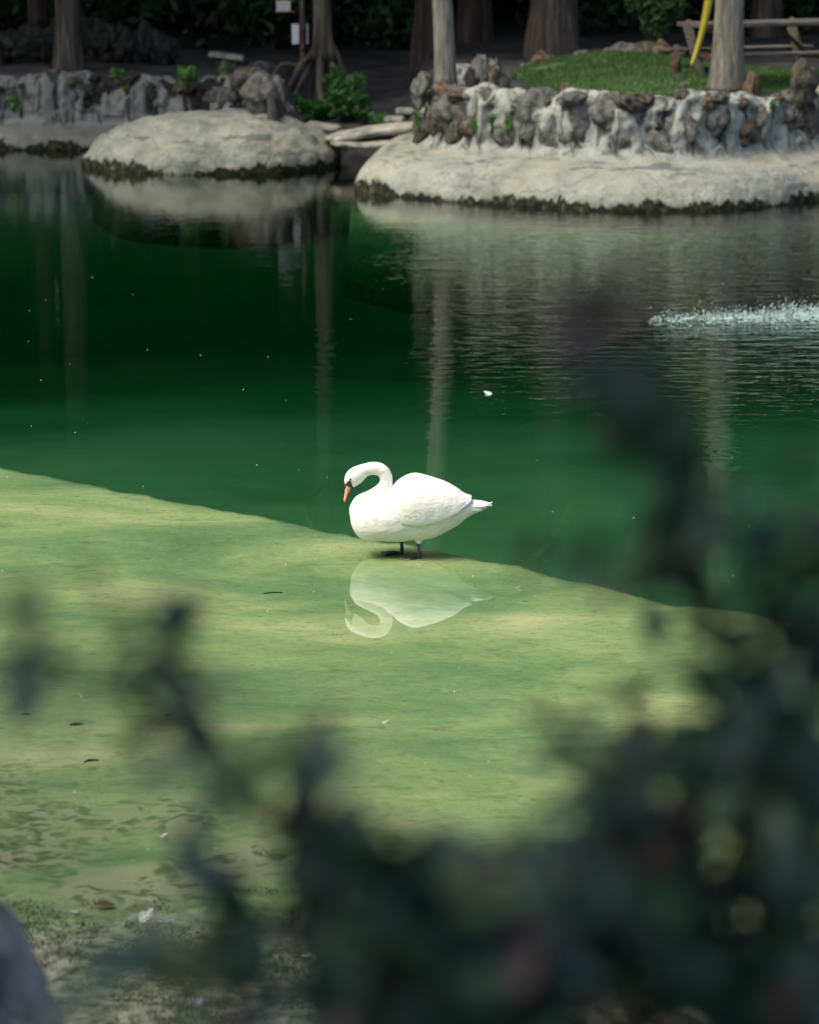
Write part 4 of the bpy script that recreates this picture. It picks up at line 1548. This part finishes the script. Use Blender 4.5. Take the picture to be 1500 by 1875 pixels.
FM = [feather_mesh(k) for k in range(4)]
for m_ in FM: m_.materials.append(M['feather'])
FE = [(268, 1681, .085, 'white curled down feather on the mud, upright beside a flatter one'), (306, 1689, .09, 'flat white feather on the mud next to an upright curled one'), (421, 1737, .075, 'small upright white feather on the bare mud patch'),
      (562, 1752, .075, 'white feather beside a broken bluish tuft under the shrub'), (581, 1754, .06, 'broken bluish white feather tuft under the shrub'), (356, 1842, .085, 'curled white feather low on the muddy shore by the brown leaf'), (386, 1869, .08, 'white feather on the shore close to the dark bush base'),
      (893, 720, .085, 'lone white feather floating on the deep green water behind the swan'), (706, 1323, .04, 'tiny white feather floating over the pale green shelf before the swan'), (948, 1076, .04, 'tiny white feather floating by the ledge line past the tail'), (850, 1768, .07, 'thin white feather seen between the shrub stems'),
      (1017, 1786, .085, 'white feather on top of the pale shore rock'), (1158, 1838, .10, 'flat white feather on the side of the pale shore rock'), (28, 1709, .06, 'small white feather beside the grey foreground boulder'), (300, 1530, .05, 'tiny white feather in the shallows by the dark algae cells'), (135, 1670, .05, 'small white feather lying on the pale mud near algae')]
for k, (px, py, s, lab) in enumerate(FE):
    p = U(px, py, 0.0)
    zz = max(0.004, shore_z(p.x, p.y) + .006) if p.y < ledge_y(p.x) else .003
    p = U(px, py, zz)
    if 'on top' in lab or 'on the side' in lab: p = UY(px, py, 10.05)
    o = mk('feather', FM[k % 4], None, None, p, (rnd.uniform(-.4, .4), rnd.uniform(-.4, .4), rnd.uniform(-1.2, 1.2)), s)
    tag(o, lab, 'feather', 'shed white feathers')
TW = [(500, 1086, .115, 'thin straight dark twig lying in the shallows left of the swan'.replace('left of the swan', 'before the swan')), (168, 1394, .075, 'short bent dark twig in the shallows'), (140, 1327, .07, 'short dark twig lying near a dark seed'), (310, 1310, .05, 'tiny dark twig on the algae film between shrub tips')]
for k, (px, py, L, lab) in enumerate(TW):
    p = U(px, py, .002)
    z = MB()
    z.tube([(-L / 2, 0, 0), (-L * .1, .012 * (k % 2), .003), (L / 2, .005, 0)], [.004, .005 + .002 * k, .003], 6)
    tag(mk('twig', z.mesh('twig'), M['twig'], None, p, (0, 0, .12 + .2 * (k % 2))), lab, 'twig', 'floating twigs')
for px, py, s, lab in [(192, 1657, .09, 'reddish brown dead leaf lying on the mud near white feathers'), (328, 1842, .10, 'rusty brown dead leaf on the shore beside a white feather'), (48, 1309, .05, 'dark curled dead leaf in the shallow water')]:
    p = U(px, py, .012)
    z = MB()
    rows = []
    for i in range(7):
        u = i / 6
        w = .4 * math.sin(math.pi * (u * .94 + .03))
        rows.append([Vector((u - .5, -w * .5, .14 * w)), Vector((u - .5, 0, 0)), Vector((u - .5, w * .5, .3 * w))])
    z.loft(rows, False, False)
    tag(mk('dead_leaf', z.mesh('dead_leaf'), M['dead_leaf'], None, p, (.1, .1, .2), s), lab, 'leaf', 'fallen leaves')
# specks of down scattered on the water
v, f = [], []
for _ in range(95):
    px, py = nr.uniform(0, 1500), nr.uniform(450, 1600)
    p = U(px, py, .0025)
    s = nr.uniform(.002, .006)
    a = nr.uniform(0, 6.28)
    k = len(v)
    for j in range(4):
        v.append((p.x + s * math.cos(a + j * 1.571), p.y + s * 1.6 * math.sin(a + j * 1.571), p.z + (.003 if j % 2 else 0)))
    f.append((k, k + 1, k + 2, k + 3))
tag(mk('down_specks', mesh('down_specks', v, f, False), M['feather']), 'tiny white specks of down floating over the pond', 'specks', kind='stuff')
# dark algae tufts on the muddy rim
v, f = [], []
for _ in range(52000):
    x, y = nr.uniform(-2.4, 2.4), nr.uniform(9.4, 11.5)
    if nz(x, y, 0, 2.2, 41) + .7 * nz(x, y, 0, 6, 42) < -.08 + .25 * sstep(10.6, 11.3, y): continue
    z = shore_z(x, y)
    a = nr.uniform(0, 6.28)
    h, w = nr.uniform(.005, .018), nr.uniform(.002, .005)
    k = len(v)
    v += [(x - w * math.cos(a), y - w * math.sin(a), z - .004), (x + w * math.cos(a), y + w * math.sin(a), z - .004), (x + nr.normal(0, .012), y + nr.normal(0, .012), z + h)]
    f.append((k, k + 1, k + 2))
M['tuft'] = leaf_mat('tuft', [(0, (.03, .05, .02)), (.6, (.07, .10, .04)), (1, (.22, .23, .12))], .8, .2, .1)
tag(mk('algae_tufts', mesh('algae_tufts', v, f, False), M['tuft']), 'short dark green algae and grass tufts on the muddy rim', 'tufts', kind='stuff')

# shore rocks and the grey boulder close by
for px, py, y, sz, var, lab in [(1085, 1835, 10.05, (.30, .22, .13), 1, 'rough pale tan shore rock with feathers on it below the shrub'), (1440, 1795, 10.25, (.46, .25, .15), 2, 'broad tan shore rock largely hidden behind the dense shrub'), (1180, 1875, 9.7, (.22, .2, .1), 4, 'small shadowed shore rock under the shrub leaves')]:
    p = UY(px, py, y)
    p.z = shore_z(p.x, p.y) + sz[2] * .35
    tag(rock('shore_rock', 'rock_shore', p, sz, rz=.2, var=var), lab, 'rock', 'rocks along the near shore')
p = UY(-135, 2075, 5.3)
o = mk('near_boulder', rock_mesh('near_boulder', 9, 4, .22, 1.0), M['boulder_near'], None, p, (0, .35, .3), (.30, .32, .42))
tag(o, 'smooth grey boulder out of focus on the near bank', 'boulder')

# ------------------------------------------------------------------ out of focus shrubs on the near bank
def leaf_obj_mesh(seed, w=.42):
    z = MB()
    rows = []
    for i in range(7):
        u = i / 6
        ww = w * math.sin(math.pi * (u * .93 + .035)) ** .8
        cz = -.22 * u * u
        rows.append([Vector((u, -ww * .5, cz + .12 * ww)), Vector((u, 0, cz)), Vector((u, ww * .5, cz + .12 * ww))])
    z.loft(rows, False, False)
    return z.mesh('leaf')


LMS = [leaf_obj_mesh(1, .55), leaf_obj_mesh(2, .68)]
for m_ in LMS: m_.materials.append(M['leaf_shrub'])
LMP = [leaf_obj_mesh(3, .46)]
LMP[0].materials.append(M['leaf_purple'])
lr = random.Random(21)


def shrub(label, base, sprigs, fills, y0):
    y0 *= 0.84
    """sprigs: list of (pixel polyline tip->base, depth at tip, leaf length, density)"""
    root = empty('shrub', base)
    tag(root, label, 'shrub', 'shrubs on the near bank')

    def put_leaf(p, d, L, purple):
        me = LMP[0] if purple else LMS[lr.randrange(2)]
        rot = d.to_track_quat('X', 'Z').to_euler()
        rot.x += lr.uniform(-.9, .9)
        mk('leaf', me, None, root, p - base, rot, L)

    for pix, yt, L, dens in sprigs:
        n_ = len(pix)
        P = []
        yt *= 0.82
        L *= 0.95
        for k, (px, py) in enumerate(pix):
            P.append(UY(px, py, yt + (y0 - yt) * k / max(1, n_ - 1)))
        if pix[-1][1] > 1700: P.append(Vector((base.x * .5 + P[-1].x * .5, base.y, base.z + .05)))
        C = catmull(P, 14 + 6 * n_)
        z = MB()
        m = len(C)
        z.tube([c - base for c in C], [.0018 + .0055 * k / m for k in range(m)], 6)
        mk('stem', z.mesh('stem'), M['stem'], root)
        acc = 0
        for k in range(m - 1):
            acc += (C[k + 1] - C[k]).length
            if acc < .024 / dens: continue
            acc = 0
            ax = (C[k] - C[k + 1]).normalized()
            for s in (-1, 1):
                side = ax.cross(Vector((0, 1, 0))).normalized() * s
                d = (ax * lr.uniform(.25, .8) + side * lr.uniform(.5, 1) + Vector((lr.uniform(-.3, .3), lr.uniform(-.7, .7), lr.uniform(-.2, .5)))).normalized()
                put_leaf(C[k], d, L * lr.uniform(.75, 1.2) * (.6 + .4 * min(1, k / 8)), k < m * .12 or lr.random() < .04)
        put_leaf(C[0], (C[0] - C[2]).normalized(), L * .7, True)
    for (px, py, sx, sy, nl, yf, *pu) in fills:
        for _ in range(int(nl * 1.5)):
            p = UY(px + lr.gauss(0, sx), py + lr.gauss(0, sy), yf * 0.82 + lr.uniform(-.2, .2))
            d = Vector((lr.gauss(0, 1), lr.gauss(0, .7), lr.gauss(0.2, .8))).normalized()
            put_leaf(p, d, lr.uniform(.032, .056), lr.random() < (pu[0] if pu else .08))
    return root


def gb(px, y):
    y *= 0.84
    p = UY(px, 1875, y)
    return Vector((p.x, y, shore_z(p.x, y)))


shrub('tall out of focus shrub with purple tips rising over the deep water', gb(1400, 2.6),
      [([(1105, 560), (1130, 660), (1160, 760), (1200, 850), (1255, 960), (1300, 1080), (1350, 1280), (1385, 1500), (1400, 1900)], 2.5, .052, 1.25),
       ([(1455, 830), (1440, 950), (1425, 1080), (1425, 1250), (1430, 1500), (1430, 1900)], 2.4, .05, .8),
       ([(935, 1005), (1060, 1030), (1160, 1045), (1260, 1070), (1330, 1180)], 2.35, .036, .55),
       ([(1500, 1000), (1490, 1120), (1480, 1300), (1470, 1600), (1450, 1900)], 2.5, .05, 1.0)],
      [(1112, 615, 16, 36, 7, 2.5, .9), (1150, 745, 22, 28, 5, 2.5, .2), (1190, 840, 26, 30, 7, 2.5, 0), (1240, 950, 40, 40, 8, 2.5, .2), (1420, 960, 40, 60, 8, 2.5, .2), (1470, 1180, 40, 60, 10, 2.6), (1450, 1330, 40, 50, 12, 2.6)], 2.7)
shrub('shrub with a dark hooked shoot over the pale green shelf', gb(1320, 2.8),
      [([(1290, 1130), (1230, 1110), (1180, 1130), (1200, 1185), (1265, 1240), (1330, 1330), (1375, 1450), (1390, 1700), (1380, 1900)], 3.0, .034, .8),
       ([(1010, 1310), (1045, 1370), (1110, 1430), (1200, 1500), (1270, 1640), (1320, 1900)], 2.7, .046, 1.0),
       ([(1120, 1230), (1150, 1290), (1180, 1360), (1240, 1450), (1290, 1620), (1330, 1900)], 2.9, .036, .7),
       ([(1380, 1240), (1360, 1330), (1350, 1430), (1350, 1560), (1340, 1900)], 2.7, .042, .9)],
      [(1180, 1450, 60, 45, 34, 2.75), (1300, 1420, 60, 40, 26, 2.8), (1430, 1480, 50, 70, 36, 2.7), (1480, 1640, 40, 80, 30, 2.7)], 2.8)
shrub('dense dark bluish shrub massed before the shore rocks', gb(1120, 2.5),
      [([(1130, 1390), (1125, 1480), (1110, 1600), (1090, 1740), (1080, 1900)], 2.5, .05, 1.1),
       ([(950, 1560), (970, 1650), (1000, 1760), (1030, 1900)], 2.4, .05, 1.1),
       ([(1230, 1560), (1220, 1650), (1190, 1760), (1150, 1900)], 2.5, .05, 1.1)],
      [(1160, 1560, 60, 50, 40, 2.6), (1200, 1690, 60, 55, 44, 2.6), (960, 1650, 60, 45, 36, 2.5), (930, 1790, 70, 50, 46, 2.5), (1270, 1820, 60, 45, 40, 2.6), (1430, 1830, 60, 45, 34, 2.6)], 2.5)
shrub('loose out of focus shrub with purple shoots along the muddy rim', gb(700, 2.4),
      [([(535, 1310), (575, 1420), (600, 1520), (650, 1620), (720, 1740), (780, 1900)], 2.3, .046, .95),
       ([(735, 1545), (760, 1640), (810, 1750), (850, 1900)], 2.4, .048, 1.1),
       ([(365, 1535), (400, 1600), (470, 1660), (560, 1740), (640, 1900)], 2.4, .040, .5),
       ([(880, 1600), (890, 1700), (890, 1800), (880, 1900)], 2.4, .05, 1.1)],
      [(590, 1540, 40, 50, 14, 2.35), (720, 1620, 55, 45, 34, 2.4), (800, 1720, 60, 55, 44, 2.4), (660, 1810, 70, 50, 44, 2.4), (840, 1840, 80, 40, 40, 2.4), (430, 1690, 40, 30, 10, 2.4)], 2.4)
shrub('thin straggling shrub shoot with few bluish leaves over the algae', gb(420, 2.3),
      [([(185, 1075), (230, 1130), (295, 1190), (345, 1250), (395, 1340), (440, 1420), (510, 1520), (590, 1640), (650, 1780), (690, 1900)], 2.25, .049, .6),
       ([(85, 1200), (130, 1225), (190, 1250), (240, 1285), (320, 1340), (390, 1400)], 2.3, .054, .5),
       ([(190, 1745), (270, 1775), (350, 1810), (430, 1900)], 2.3, .042, .6)],
      [(85, 1210, 12, 18, 7, 2.3, 0), (285, 1165, 14, 14, 2, 2.3, 0), (345, 1235, 14, 14, 2, 2.3, 0), (235, 1270, 14, 14, 2, 2.3, 0), (260, 1790, 40, 22, 8, 2.3), (430, 1400, 25, 25, 4, 2.3)], 2.4)
